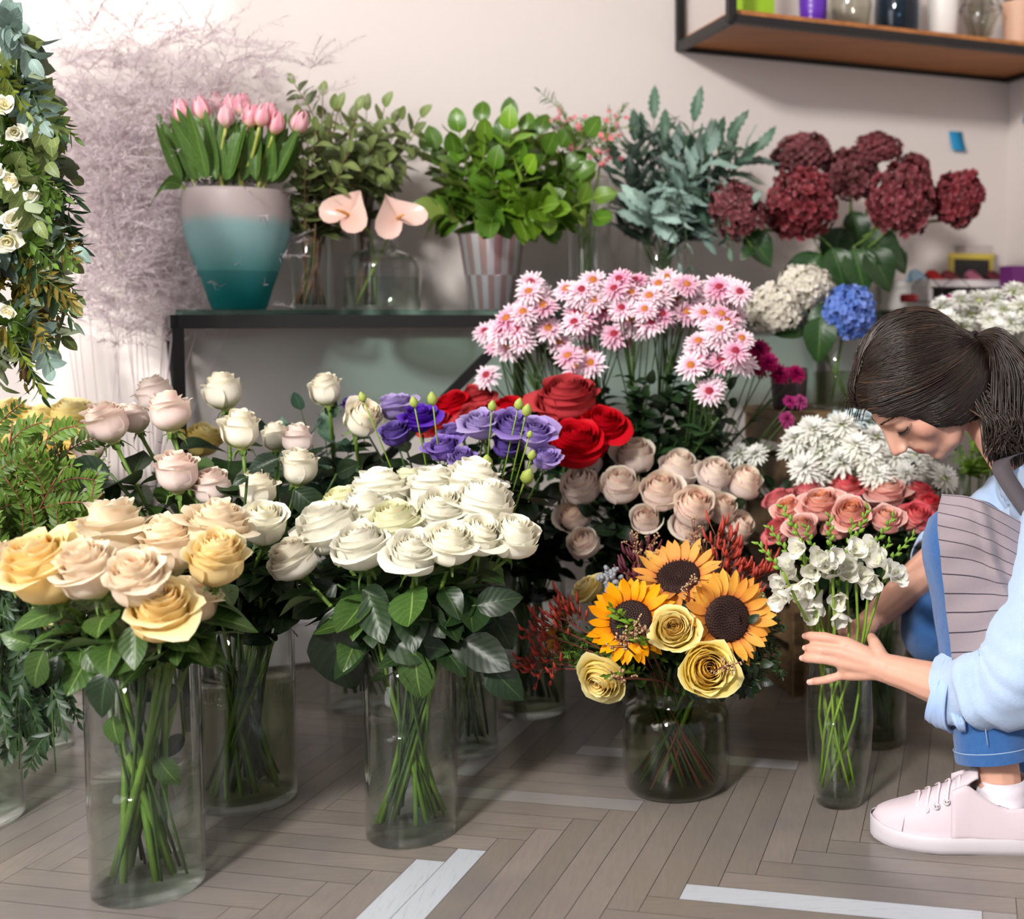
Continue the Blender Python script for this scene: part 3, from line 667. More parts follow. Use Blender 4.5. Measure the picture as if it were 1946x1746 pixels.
# A peach roses
bunch('V1', 'peach_rose', 'rose', 'peach roses in the front left vase', 'the front left vase', [
 ('back row', [(215, 1022, 1.71, 128, 'peach', 'ruffled peach'), (325, 1042, 1.70, 112, 'peachpink', 'pale peach'), (412, 1015, 1.71, 118, 'peach', 'side-on peach'), (150, 1035, 1.76, 80, 'peachy', 'half hidden yellowish')]),
 ('middle row', [(8, 1080, 1.66, 92, 'peach', 'peach'), (88, 1088, 1.58, 140, 'peachy', 'large yellowish peach'), (170, 1090, 1.56, 112, 'peachpink', 'pinkish peach'), (262, 1108, 1.53, 112, 'peachpink', 'wide open peach'), (412, 1068, 1.62, 108, 'peachy', 'golden peach')]),
 ('front low row', [(118, 1172, 1.68, 90, 'peachy', 'drooping pale'), (305, 1168, 1.55, 122, 'peachy', 'low yellow'), (368, 1150, 1.64, 98, 'peach', 'low peach')])],
 ROSE['garden'], 'rose', grow=1.2, nleaf=9, lsize=.072, lm='rleafl', stemr=.0042, tiltc=.22, zs=1.12, cs=.9, hw=.84)
# B pale pink roses
bunch('V2', 'pale_pink_rose', 'rose', 'pale pink roses behind the peach ones', 'the pale pink bunch', [
 ('top row', [(205, 812, 1.93, 92, 'pinkish', 'blush'), (258, 802, 2.0, 62, 'pinkish', 'narrow blush'), (298, 757, 2.08, 76, 'pinkish', 'washed-out pink'), (322, 792, 1.98, 86, 'pinkish', 'blush'), (426, 752, 2.08, 80, 'creamy', 'tall green-white'), (460, 825, 1.97, 82, 'creamy', 'creamy'), (524, 836, 2.08, 60, 'creamy', 'greenish'), (566, 842, 2.04, 66, 'pinkish', 'small pink')]),
 ('middle row', [(172, 856, 2.10, 66, 'pinkish', 'blurred pale'), (336, 906, 1.90, 92, 'pinkish', 'pink-hearted'), (405, 932, 1.93, 78, 'pinkish', 'pink-hearted'), (490, 940, 1.93, 80, 'creamy', 'pink-centred greenish'), (568, 896, 1.98, 80, 'creamy', 'pink-tipped')]),
 ('lowest place', [(500, 1003, 1.84, 100, 'white', 'cream')])],
 ROSE['bud'], 'rose', grow=1.12, nleaf=11, lsize=.085, tiltc=.25, zs=.95, hw=.84, cs=1.1)
for px, py, Y, w, l in ((621, 748, 2.18, 78, 'tall whitish rose standing above the others left of the purple flowers'), (688, 802, 2.12, 88, 'whitish rose tipped toward the purple flowers')):
    make_flower('V6', 'white_rose', l, 'rose', 'two tall whitish roses', px, py, Y, w, ROSE['bud'][px % 3], PM['creamy'], nleaf=8, lsize=.085, zs=.95, hw=.84, look=(-.1, -.2, 1) if px < 650 else (.55, -.5, .8), cs=1.1)
# C creamy white roses
bunch('V3', 'creamy_white_rose', 'rose', 'creamy white roses in the middle vase', 'the creamy white bunch', [
 ('back row', [(650, 966, 1.93, 84, 'whiteg', 'half hidden greenish'), (722, 944, 1.96, 112, 'white', 'side-on white'), (778, 924, 2.0, 74, 'whiteg', 'mostly hidden'), (824, 934, 1.95, 102, 'white', 'white'), (898, 920, 1.94, 100, 'white', 'high standing white')]),
 ('middle row', [(626, 1007, 1.84, 118, 'white', 'big side-on white'), (692, 972, 1.88, 90, 'white', 'white'), (752, 1000, 1.84, 104, 'whiteg', 'yellow-hearted'), (839, 974, 1.86, 96, 'white', 'white'), (918, 962, 1.88, 112, 'white', 'spread out white')]),
 ('front row', [(559, 1065, 1.80, 92, 'creamy', 'separate blush'), (686, 1042, 1.78, 104, 'white', 'bright white'), (787, 1052, 1.76, 96, 'white', 'pointed white'), (855, 1036, 1.77, 98, 'white', 'spiral white'), (912, 1022, 1.79, 84, 'white', 'narrow white'), (974, 1022, 1.82, 96, 'white', 'outermost white')])],
 ROSE['open'], 'rose', grow=1.2, nleaf=12, lsize=.08, tiltc=.3, zs=.92, lz=(-.05, .8), hang=1.1, hw=.9, cs=.9)
# explicit hanging leaves round the creamy bunch (parts of the outer roses)
def extra_leaves(vk, kind, label, cat, group, spots, mat, lsize=.07, stemy=None):
    v = VS[vk]
    for i, (x0, y0, x1, y1, Y, ms) in enumerate(spots):
        a, b = at(x0, y0, Y), at(x1, y1, Y-.015); rr = random.Random(i); bot, rim = stem_path(v, a, rr)
        o = thing(kind, label, cat, bot, group); pts = curve_pts([bot, rim, rim.lerp(a, .6)+Vector((0, 0, .02)), a], 10)
        MB().tube([p-bot for p in pts], .0022, 6).build('stem', M['stemd'], o); d = b-a; Lg = d.length; d.normalize()
        n = Vector((0, -1, .35)); x = d.cross(n).normalized(); z = x.cross(d); Mx = Matrix((x, d, z)).transposed()
        mk('leaf', RLEAF[i % 3], o, a-bot, M[ms], Mx.to_quaternion(), Lg)
extra_leaves('V3', 'rose_leaf_twig', 'dark green rose leaf spray hanging under the creamy white roses', 'leaves', 'leaf sprays under the creamy roses', [
 (640, 1150, 650, 1275, 1.80, 'rleaf'), (625, 1175, 662, 1345, 1.79, 'dleaf'), (700, 1130, 735, 1225, 1.76, 'rleaf'), (640, 1110, 540, 1175, 1.84, 'rleaf'), (790, 1235, 790, 1350, 1.76, 'rleafl'), (880, 1215, 975, 1275, 1.77, 'dleaf'),
 (925, 1260, 995, 1335, 1.77, 'dleaf'), (905, 1150, 990, 1130, 1.80, 'rleaf'), (800, 1150, 850, 1215, 1.77, 'rleaf'), (730, 1215, 850, 1235, 1.77, 'rleaf'), (860, 1190, 930, 1180, 1.82, 'dleaf'), (690, 1120, 745, 1150, 1.78, 'dleaf'), (840, 1160, 880, 1200, 1.78, 'rleaf'), (930, 1150, 975, 1250, 1.84, 'dleaf')], None)
extra_leaves('V1', 'rose_leaf_twig', 'broad rose leaf on a thin twig under the peach roses', 'leaves', 'leaf twigs under the peach roses', [
 (60, 1225, -5, 1205, 1.58, 'rleafl'), (85, 1235, 40, 1320, 1.57, 'rleafl'), (110, 1245, 100, 1310, 1.60, 'rleaf'), (205, 1275, 180, 1370, 1.54, 'dleaf'), (215, 1360, 215, 1425, 1.57, 'rleafl'), (255, 1185, 262, 1275, 1.56, 'rleafl'), (160, 1240, 200, 1280, 1.58, 'rleafl'), (340, 1240, 395, 1180, 1.62, 'rleaf'), (290, 1210, 340, 1260, 1.6, 'dleaf'), (335, 1300, 285, 1365, 1.66, 'rleaf'), (250, 1290, 330, 1320, 1.68, 'dleaf'), (240, 1380, 262, 1460, 1.67, 'dleaf'), (350, 1395, 310, 1440, 1.69, 'rleaf'), (300, 1440, 335, 1500, 1.65, 'rleafl')], None)
extra_leaves('V2', 'rose_leaf_twig', 'long dark rose leaf beside the pale pink roses', 'leaves', 'leaf twigs among the pink roses', [
 (210, 900, 100, 893, 1.88, 'dleaf'), (225, 915, 195, 965, 1.9, 'dleaf'), (530, 870, 470, 900, 1.95, 'dleaf'), (470, 905, 440, 920, 1.88, 'rleaf'), (560, 930, 620, 985, 1.95, 'dleaf'), (640, 900, 690, 880, 2.02, 'dleaf'), (420, 1110, 400, 1160, 1.9, 'dleaf'), (560, 1120, 600, 1165, 1.88, 'dleaf')], None)
# D purple lisianthus
bunch('V4', 'lisianthus', 'lisianthus', 'violet lisianthus', 'the purple lisianthus bunch', [
 ('back row', [(668, 766, 2.2, 34, 'purple', 'small violet'), (750, 774, 2.16, 62, 'lilac', 'light violet'), (798, 796, 2.1, 62, 'dpurple', 'deep violet'), (914, 808, 2.05, 66, 'lilac', 'pale lilac'), (974, 812, 2.06, 72, 'purple', 'violet'), (1016, 824, 2.05, 66, 'lilac', 'lilac')]),
 ('front row', [(750, 826, 2.08, 56, 'dpurple', 'deep violet'), (845, 853, 2.04, 58, 'purple', 'violet'), (862, 826, 2.08, 50, 'purple', 'violet'), (880, 872, 2.02, 48, 'purple', 'low violet'), (960, 850, 2.06, 50, 'dpurple', 'shaded violet'), (1036, 872, 2.04, 52, 'lilac', 'low lilac')])],
 ROSE['lis'], 'ruffled lisianthus', grow=1.15, nleaf=18, lsize=.055, tiltc=.3, sm='stemd', stemr=.0018, hw=.9, cs=.6, lm='dleaf')
# E red roses
bunch('V5', 'red_rose', 'rose', 'red roses', 'the red rose bunch', [
 ('back row', [(830, 802, 2.34, 66, 'red', 'dark red'), (858, 768, 2.38, 82, 'red', 'velvet red'), (905, 752, 2.42, 72, 'red', 'shaded red'), (905, 790, 2.30, 84, 'red', 'red'), (972, 778, 2.36, 84, 'red', 'red'), (1078, 750, 2.30, 130, 'red', 'largest wide open bright red')]),
 ('front row', [(1030, 808, 2.28, 70, 'red', 'partly hidden red'), (1092, 838, 2.22, 128, 'red', 'low wide red'), (1146, 802, 2.28, 96, 'red', 'outermost red')])],
 ROSE['red'], 'rose', grow=1.15, nleaf=11, lsize=.07, tiltc=.35, sm='stemd', hw=.85, cs=.7, lm='dleaf')
# F blush roses
bunch('V7', 'blush_rose', 'rose', 'blush garden roses', 'the blush rose cluster', [
 ('top row', [(1119, 884, 2.34, 58, 'blush', 'small blush'), (1206, 872, 2.34, 76, 'blush', 'highest blush'), (1288, 896, 2.33, 76, 'blush', 'open blush'), (1358, 906, 2.30, 68, 'blush', 'round blush'), (1413, 920, 2.32, 68, 'blush', 'blush')]),
 ('middle row', [(1105, 928, 2.24, 78, 'blush', 'rounded blush'), (1179, 926, 2.22, 76, 'blush', 'rounded blush'), (1256, 936, 2.22, 78, 'blush', 'rounded blush'), (1318, 965, 2.20, 82, 'blush', 'blush'), (1371, 968, 2.24, 62, 'blush', 'blush')]),
 ('bottom row', [(1094, 982, 2.26, 66, 'blush', 'shaded blush'), (1111, 1034, 2.22, 64, 'blush', 'lowest blush'), (1228, 988, 2.2, 58, 'blush', 'narrow blush'), (1312, 1000, 2.22, 70, 'blush', 'tucked-in blush'), (1404, 1004, 2.26, 60, 'blush', 'blush')])],
 ROSE['globe'], 'garden rose', grow=1.1, nleaf=11, lsize=.07, tiltc=.25, sm='stemd', zs=.9, hw=1.0, cs=.9, lm='dleaf')
# G coral roses
bunch('V10', 'coral_rose', 'rose', 'coral pink roses', 'the coral rose bunch', [
 ('back row', [(1480, 955, 2.28, 62, 'coralp', 'red-edged coral'), (1536, 940, 2.3, 62, 'coralp', 'coral'), (1608, 930, 2.32, 66, 'coralp', 'coral'), (1682, 940, 2.3, 84, 'coral', 'wide orange-hearted coral'), (1745, 940, 2.32, 62, 'coralp', 'coral')]),
 ('middle row', [(1502, 972, 2.22, 62, 'coral', 'coral'), (1560, 962, 2.2, 78, 'coral', 'pale coral'), (1618, 978, 2.14, 76, 'coral', 'orange-hearted coral'), (1684, 988, 2.14, 64, 'coral', 'round pink'), (1742, 986, 2.16, 70, 'coralp', 'orange coral'), (1768, 960, 2.24, 50, 'coralp', 'coral')]),
 ('bottom row', [(1480, 1010, 2.2, 56, 'coralp', 'shaded coral'), (1524, 1004, 2.16, 62, 'coral', 'low coral'), (1592, 1006, 2.18, 52, 'coral', 'low coral')])],
 ROSE['open'], 'rose', grow=1.06, nleaf=10, lsize=.075, tiltc=.45, sm='stemd', hw=.95, zs=.85, cs=.8, lm='dleaf')
# P yellow roses far left
bunch('V13', 'yellow_rose', 'rose', 'yellow roses at the left edge', 'the blurred yellow bunch', [
 ('back row', [(12, 805, 2.24, 84, 'yellow', 'pale yellow'), (75, 812, 2.26, 76, 'yellow', 'yellow'), (135, 800, 2.24, 78, 'yellow', 'yellow')]),
 ('front row', [(25, 850, 2.18, 84, 'yellow', 'yellow'), (105, 850, 2.18, 80, 'yellow', 'yellow'), (140, 850, 2.16, 58, 'yellow', 'yellow'), (385, 838, 2.3, 60, 'yellow', 'stray yellow')])],
 ROSE['open'], 'rose', grow=1.2, nleaf=3, lsize=.06, sm='stemd')
# ================================================================ composite flowers, hydrangeas, tulips, foliage
def daisy(name, seed, n1=17, layers=3, dz=.16, pw=.2, cup=.25, disc=True, lens=(1, .86, .62), jit=.1, petz=.0):
    r = random.Random(seed); mb = MB()
    for l in range(layers):
        n = max(7, int(n1*(1-.12*l))); L = lens[l]
        for k in range(n):
            a = 2*PI*(k+.5*l)/n+r.uniform(-jit, jit); el = cup*(.15+l*.9)+r.uniform(-.12, .12)
            P, U = leafp(L*r.uniform(.88, 1.05), pw, bend=r.uniform(-.15, .55), fold=.35, nv=6, nu=3, a=1.15, pw=.55)
            U[..., 0] = l/max(1, layers-1); d = (math.cos(a)*math.cos(el), math.sin(a)*math.cos(el), math.sin(el))
            put(mb, (P, U), (0, 0, l*dz*.4+petz), d)
    me = mb.mesh(name); return me
def disc(name, r0=.22, h=.16):
    mb = MB(); mb.ball((0, 0, .04), (r0, r0, h), 12, 6); rr = random.Random(1)
    for k in range(40):
        a = k*2.4; q = r0*.95*math.sqrt(k/40); mb.ball((q*math.cos(a), q*math.sin(a), .04+h*math.sqrt(max(0, 1-(q/r0)**2))), r0*.12, 5, 3)
    return mb.mesh(name)
DAISY = [daisy('daisy_petals%d' % i, i) for i in range(3)]
POM = [daisy('white_mum_petals%d' % i, 10+i, 20, 5, .2, .19, .30, lens=(1, .92, .8, .62, .42), jit=.15) for i in range(3)]
DISC = disc('flower_disc', .27, .22); SDISC = disc('small_disc', .15, .12)
PM.update(pdaisy=petal('pink_daisy_petals', '#f8dfe8', '#f0bcd2', '#fbeef3', '#d4688f', .3, ev=.45), wmum=petal('white_mum_petals', '#f7f8ee', '#f8f8f4', None, '#dfe8b0', .35),
  pdaisy2=petal('deep_pink_daisy_petals', '#efb8cf', '#e39cbd', '#f6d6e2', '#c04c7c', .3, ev=.5),
  bmum=petal('bluish_mum_petals', '#dce8ea', '#cfdfe2', None, '#d0e0d0', .3), magenta=petal('magenta_petals', '#a01850', '#8c1450', '#b0286c', '#5c0828', .2), magl=petal('pink_magenta_petals', '#c03888', '#b02c78', None, '#80205c', .2))
M['dcen'] = plain('yellow_red_centre', '#c07a34', .8, var=.4, scale=300); M['dcenr'] = plain('crimson_centre', '#a02a3c', .8, var=.4, scale=300); M['gcen'] = plain('lime_centre', '#c5d060', .7, var=.2, scale=300)
mumleafP = leafp(1, .5, bend=.5, fold=.2, nv=9, nu=5, a=.75, serr=.35, wav=.08)
MUML = MB().grid(*mumleafP).mesh('mum_leaf')
def spray(vk, kind, label, cat, group, heads, Y0, w, meshes, mat, cen, discm=DISC, lm='rleaf', nleaf=12, foc=None, sm='stemd', lsz=.05, tilt=.85, alt=None, zlow=.28):
    """one stem carrying several flower heads; heads = [(px,py[,Y[,w]])]"""
    v = VS[vk]; rr = random.Random(int(heads[0][0]*3+heads[0][1])); H_ = [at(h[0], h[1], h[2] if len(h) > 2 else Y0+rr.uniform(-.05, .05)) for h in heads]
    c = sum(H_, Vector())/len(H_); node = Vector((c.x, c.y, min(h.z for h in H_)-.05)); bot, rim = stem_path(v, node, rr)
    if node.z < rim.z+.05: node.z = rim.z+.05
    o = thing(kind, label, cat, bot, group); main = curve_pts([bot, rim, rim.lerp(node, .6), node], 10); mb = MB().tube([p-bot for p in main], .0026, 6)
    f = main[7]
    for i, h in enumerate(H_):
        ax = (h-f).normalized()+Vector((0, -tilt, .15))+Vector((rr.uniform(-.25, .25), rr.uniform(-.1, .1), rr.uniform(-.15, .2))); ax.normalize()
        R_ = (heads[i][3] if len(heads[i]) > 3 else w)/2/ppm(h)*rr.uniform(.92, 1.08)
        s0 = main[6+i % 4]; pts = curve_pts([s0, s0.lerp(h, .55)+Vector((0, .0, -.005)), h-ax*R_*.15], 6); mb.tube([p-bot for p in pts], .0014, 5)
        qq = quat(ax, rr.uniform(0, 6)); mt = alt[1] if alt and rr.random() < alt[0] else mat
        b = mk('bloom', rr.choice(meshes), o, h-bot, PM[mt], qq, R_)
        if discm: mk('centre', discm, b, (0, 0, .10), M[cen if rr.random() < .6 or not alt else 'dcenr'])
    mb.build('stem', M[sm], o)
    for k in range(nleaf):
        f_ = zlow+(.9-zlow)*k/nleaf; i = f_*10; p = main[int(i)].lerp(main[min(10, int(i)+1)], i-int(i)); a = rr.uniform(0, 6.28)
        d = Vector((math.cos(a), math.sin(a), rr.uniform(-.2, .6))).normalized(); s_ = lsz*rr.uniform(.7, 1.3)
        if p.z < v['p'].z+v['h']: d = Vector((rr.uniform(-.3, .3), rr.uniform(-.3, .3), 1)).normalized(); s_ *= .6
        x = d.cross(Vector((0, 0, 1))).normalized(); z = x.cross(d); mk('leaf', MUML if lm != 'rleaf' or True else None, o, p-bot, M[lm], Matrix((x, d, z)).transposed().to_quaternion(), s_)
    return o
rg0 = random.Random(5)
Z5 = lambda L: [(850+x/2.595, 500+y/2.595)+tuple(r_) for x, y, *r_ in L]
M['mumleaf'] = leafm('chrysanthemum_leaf', '#2b4a26', '#4c6c3c', .5, .12)
mums = [('leftmost drooping spray of pink daisy chrysanthemums, nearest the table brace', [(190, 345), (230, 340), (270, 385), (250, 410), (200, 560), (300, 420)], 2.45),
 ('left spray of pink daisy chrysanthemums with crimson centres', [(405, 150), (480, 165), (400, 215), (440, 258), (345, 330), (440, 352), (300, 300), (500, 330), (320, 250), (370, 390)], 2.40),
 ('small low pink daisy chrysanthemum spray hanging between two larger ones', [(560, 400), (640, 520), (690, 450), (710, 500), (600, 465)], 2.38),
 ('centre-left spray of pink daisy chrysanthemums with ochre centres', [(635, 180), (630, 300), (690, 330), (720, 95), (665, 140), (780, 245), (825, 360), (690, 210), (740, 310)], 2.38),
 ('middle spray of pink daisy chrysanthemums, standing highest', [(770, 165), (850, 90), (905, 155), (975, 235), (860, 230), (960, 330), (900, 290), (930, 95), (1000, 300)], 2.36),
 ('centre-right spray of pink daisy chrysanthemums', [(1045, 110), (1000, 170), (1125, 190), (1115, 265), (1080, 80), (1140, 110), (1190, 140), (1180, 250), (1060, 210), (1210, 115)], 2.38),
 ('right spray of pale pink daisy chrysanthemums against the white hydrangea', [(1350, 260), (1300, 150), (1390, 120), (1270, 215), (1400, 200), (1420, 270), (1340, 130), (1440, 150)], 2.36),
 ('lower right spray of pale pink daisy chrysanthemums', [(1240, 395), (1335, 375), (1350, 490), (1230, 490), (1450, 380), (1430, 480), (1400, 420), (1290, 640), (1310, 320)], 2.30)]
for l, h, Y in mums:
    h = h+[(x+rg0.uniform(-62, 62), max(75, y+rg0.uniform(-48, 40))) for x, y in h if rg0.random() < .75 and len(h) > 5]
    spray('V12', 'pink_chrysanthemum', l, 'chrysanthemum', 'pink daisy chrysanthemum sprays', Z5(h), Y, 64, DAISY, 'pdaisy', 'dcen', lm='mumleaf', nleaf=34, alt=(.3, 'pdaisy2'), lsz=.07)
# white chrysanthemums
wm = [('left white chrysanthemum spray in front of the crate', [(1515, 838), (1545, 822), (1505, 860), (1560, 862), (1530, 890), (1545, 910), (1575, 838)], 2.34),
 ('middle white chrysanthemum spray behind the coral roses', [(1600, 812), (1625, 850), (1600, 880), (1585, 905), (1640, 895), (1665, 905), (1645, 868)], 2.34),
 ('right white chrysanthemum spray under the woman\'s face', [(1665, 835), (1700, 868), (1690, 898), (1735, 895), (1770, 905), (1792, 912), (1720, 905), (1740, 870)], 2.36)]
for l, h, Y in wm:
    spray('V11', 'white_chrysanthemum', l, 'chrysanthemum', 'white chrysanthemum sprays', h, Y, 78, POM, 'wmum', 'gcen', SDISC, lm='mumleaf', nleaf=20, tilt=.7)
spray('V11', 'white_chrysanthemum', 'lone white chrysanthemum heads just above the blush roses', 'chrysanthemum', None, [(1405, 866), (1438, 866)], 2.38, 62, POM, 'wmum', 'gcen', SDISC, lm='mumleaf', nleaf=9, tilt=.6)
spray('V11', 'bluish_chrysanthemum', 'bluish white chrysanthemum behind the white ones', 'chrysanthemum', None, [(1590, 805), (1622, 800), (1650, 806)], 2.42, 66, POM, 'bmum', 'gcen', SDISC, lm='mumleaf', nleaf=6, tilt=.4)
vase('V16', 'tall floor vase of white chrysanthemums behind the woman\'s head', 0, 0, .07, .5, .0, p=Vector((.50, 2.62, 0)))
for l, h in (('white chrysanthemum spray just above the woman\'s hair', [(1790, 585), (1825, 572), (1845, 600), (1800, 610), (1860, 575), (1880, 610), (1830, 625)]),
             ('white chrysanthemum spray cut by the right edge above the ponytail', [(1890, 570), (1925, 556), (1905, 590), (1940, 585), (1920, 615), (1945, 620), (1955, 560), (1895, 630)])):
    spray('V16', 'white_chrysanthemum', l, 'chrysanthemum', 'white chrysanthemums behind the woman', h, 2.6, 62, POM, 'wmum', 'gcen', SDISC, lm='mumleaf', nleaf=8, tilt=.6)
spray('V12', 'magenta_carnation', 'cluster of magenta pompon flowers beside the crate', 'flower', None, [(1440, 668, 2.5, 60), (1438, 700, 2.5, 54), (1480, 712, 2.48, 52), (1512, 712, 2.5, 46), (1460, 690, 2.46, 50)], 2.5, 52, POM, 'magenta', 'gcen', None, lm='mumleaf', nleaf=8)
spray('V12', 'magenta_chrysanthemum', 'small pink-magenta blossoms hanging below the pompons', 'flower', None, [(1520, 764, 2.44, 34), (1500, 764, 2.44, 30), (1494, 798, 2.42, 38), (1350, 748, 2.3, 40)], 2.45, 34, POM, 'magl', 'gcen', None, lm='mumleaf', nleaf=8)

# hydrangeas
def mop(name, seed, n=150, sz=.215, wav=.12):
    r = random.Random(seed); mb = MB()
    for k in range(n):
        z = 1-2*(k+.5)/n*.86; a = k*2.39996; q = math.sqrt(max(0, 1-z*z)); nn = Vector((q*math.cos(a), q*math.sin(a), z)).normalized()
        c = nn*r.uniform(.78, .98); nn = (nn+Vector((r.uniform(-.45, .45), r.uniform(-.45, .45), r.uniform(-.45, .45)))).normalized(); x = nn.cross(Vector((.3, .5, .8))).normalized(); y = nn.cross(x); tv = r.random()
        for p in range(4):
            b = p*PI/2+r.uniform(-.15, .15); d = x*math.cos(b)+y*math.sin(b)+nn*r.uniform(.0, .5)
            P, U = leafp(sz*r.uniform(.85, 1.1), sz*.95, bend=r.uniform(-.8, .8), fold=r.uniform(-.1, .35), nv=5, nu=4, a=1.05, pw=.5, wav=wav, seed=k*4+p); U[..., 0] = tv
            put(mb, (P, U), c, d, nn)
    mb.ball((0, 0, -.02), .72, 14, 8, uv=(.1, .0)); return mb.mesh(name)
MOP = [mop('hydrangea_head%d' % i, i) for i in range(3)]
PM.update(hred=petal('wine_red_hydrangea_petals', '#541620', '#7a2f39', '#b06a72', '#3a1014', .15, ev=.65, scol='#b08c74', streak=.4), hwhite=petal('ivory_hydrangea_petals', '#f4efe2', '#ece4d8', None, '#d8d4a8', .3), hblue=petal('blue_hydrangea_petals', '#3f72cc', '#7596e4', '#8ea8ec', '#4860c0', .25))
HL = leafmesh('hydrangea_leaf', L=1, Wd=.68, bend=.6, fold=.25, nv=11, nu=7, a=.75, wav=.06, serr=.03)
def hydrangea(vk, label, group, px, py, Y, w, h, mat, leaves, cat='hydrangea'):
    v = VS[vk]; rr = random.Random(px); c = at(px, py, Y); k = ppm(c); bot, rim = stem_path(v, c, rr, .6); o = thing('hydrangea', label, cat, bot, group)
    R_, Rz = w/2/k, h/2/k; pts = curve_pts([bot, rim, rim.lerp(c, .6)+Vector((0, 0, -.01)), c-Vector((0, 0, Rz*.5))], 9)
    MB().tube([p-bot for p in pts], .0035, 7).build('stem', M['stem'], o)
    mk('flower_head', MOP[px % 3], o, c-bot, PM[mat], quat((c.x-rim.x, -.1, .4), rr.uniform(0, 6)), (R_*.92, R_*.92, Rz*.92))
    for (x0, y0, x1, y1, dY) in leaves:
        a, b = at(x0, y0, Y+dY), at(x1, y1, Y+dY-.03); d = b-a; Lg = d.length; d.normalize(); n = Vector((0, -1, .5)); x = d.cross(n).normalized(); z = x.cross(d)
        s0 = min(pts, key=lambda p: (p-a).length); ch = mk('leaf', HL, o, a-bot, M['hleaf'], Matrix((x, d, z)).transposed().to_quaternion(), Lg)
        MB().tube([s0-bot, (s0+a)/2-bot+Vector((0, 0, .004)), a-bot], .0018, 5).build('leaf_stalk', M['stem'], o)
M['hleaf'] = leafm('hydrangea_leaf', '#24421c', '#47672e', .4, .12)
G = 'dark red hydrangeas at the right end of the table'
hydrangea('T7', 'lowest left dark red hydrangea head touching the silvery foliage', G, 1402, 402, 2.74, 106, 138, 'hred', [(1430, 470, 1408, 488, 0), (1420, 440, 1470, 500, .04)])
hydrangea('T7', 'largest dark red hydrangea head, front left of the bunch', G, 1522, 392, 2.84, 148, 160, 'hred', [(1560, 480, 1500, 560, .02), (1580, 470, 1610, 545, .0)])
hydrangea('T7', 'dark red hydrangea head at the upper left of the bunch', G, 1524, 296, 2.98, 128, 94, 'hred', [])
hydrangea('T7', 'brownish red hydrangea head in the middle of the bunch', G, 1618, 335, 3.0, 116, 120, 'hred', [(1620, 400, 1640, 470, 0), (1600, 430, 1575, 520, 0)])
hydrangea('T7', 'topmost dark red hydrangea head with greenish flecks', G, 1670, 282, 2.98, 100, 66, 'hred', [])
hydrangea('T7', 'small dark red hydrangea head peeping behind the right ones', G, 1738, 318, 3.0, 66, 60, 'hred', [])
hydrangea('T7', 'tall oval dark red hydrangea head, front right of the bunch', G, 1713, 382, 2.86, 136, 170, 'hred', [(1640, 450, 1730, 500, 0), (1650, 470, 1700, 550, -.02), (1620, 470, 1650, 560, -.02)])
hydrangea('T7', 'rightmost dark red hydrangea head by the white rack', G, 1817, 382, 2.92, 104, 136, 'hred', [(1690, 470, 1725, 515, 0), (1560, 500, 1480, 520, .03), (1640, 480, 1600, 540, -.03)])
hydrangea('K1', 'ivory white hydrangea head, upper lobe beside the blue one', 'ivory hydrangeas', 1528, 545, 2.62, 112, 96, 'hwhite', [])
hydrangea('K1', 'ivory white hydrangea head touching the pink chrysanthemums', 'ivory hydrangeas', 1472, 588, 2.58, 118, 112, 'hwhite', [(1530, 625, 1470, 625, 0)])
hydrangea('K1', 'bright blue hydrangea head beside the woman\'s hair', None, 1612, 595, 2.6, 112, 122, 'hblue', [(1560, 600, 1555, 690, -.02), (1590, 590, 1530, 610, 0)])

# tulips
def tulip(name, seed):
    r = random.Random(seed); mb = MB()
    for k in range(6):
        a0 = k*PI/3+(.0 if k % 2 else .1); rb = .86 if k % 2 else 1.0; P = np.zeros((9, 7, 3)); U = np.zeros((9, 7, 2))
        for i in range(9):
            v = i/8
            for j in range(7):
                u = j/6*2-1; ve = v*(1-.16*abs(u)**2); rad = rb*math.sin(min(1, ve/.42)*PI/2)**.7*(1-.52*max(0, (ve-.42)/.58)**1.6)
                hw = .72*math.sin(PI*min(1, .12+.80*v))**.6; a = a0+u*hw; P[i, j] = (rad*math.cos(a), rad*math.sin(a), 2.9*ve+.05*r.uniform(-1, 1)*(v > .9)); U[i, j] = (abs(u), v)
        mb.grid(P, U)
    return mb.mesh(name)
TUL = [tulip('tulip_bloom%d' % i, i) for i in range(2)]; PM['tulip'] = petal('pink_tulip_petals', '#f0a8b8', '#f9d2d6', None, '#e8dca0', .3)
TLF = [leafmesh('tulip_leaf%d' % i, L=1, Wd=.2, bend=b, fold=.55, nv=12, nu=5, a=.7, pw=.7, twist=.4, seed=i) for i, b in enumerate((.3, -.3, .7))]
M['tleaf'] = leafm('tulip_leaf', '#4a6a2c', '#6f8c46', .4, .25, back='#7c9458')
tl = [(315, 226, 2.54), (344, 211, 2.42), (382, 206, 2.42), (411, 199, 2.52), (430, 220, 2.38), (438, 202, 2.5), (461, 200, 2.50), (476, 221, 2.40), (498, 219, 2.38), (513, 217, 2.5), (524, 234, 2.40), (570, 232, 2.42)]
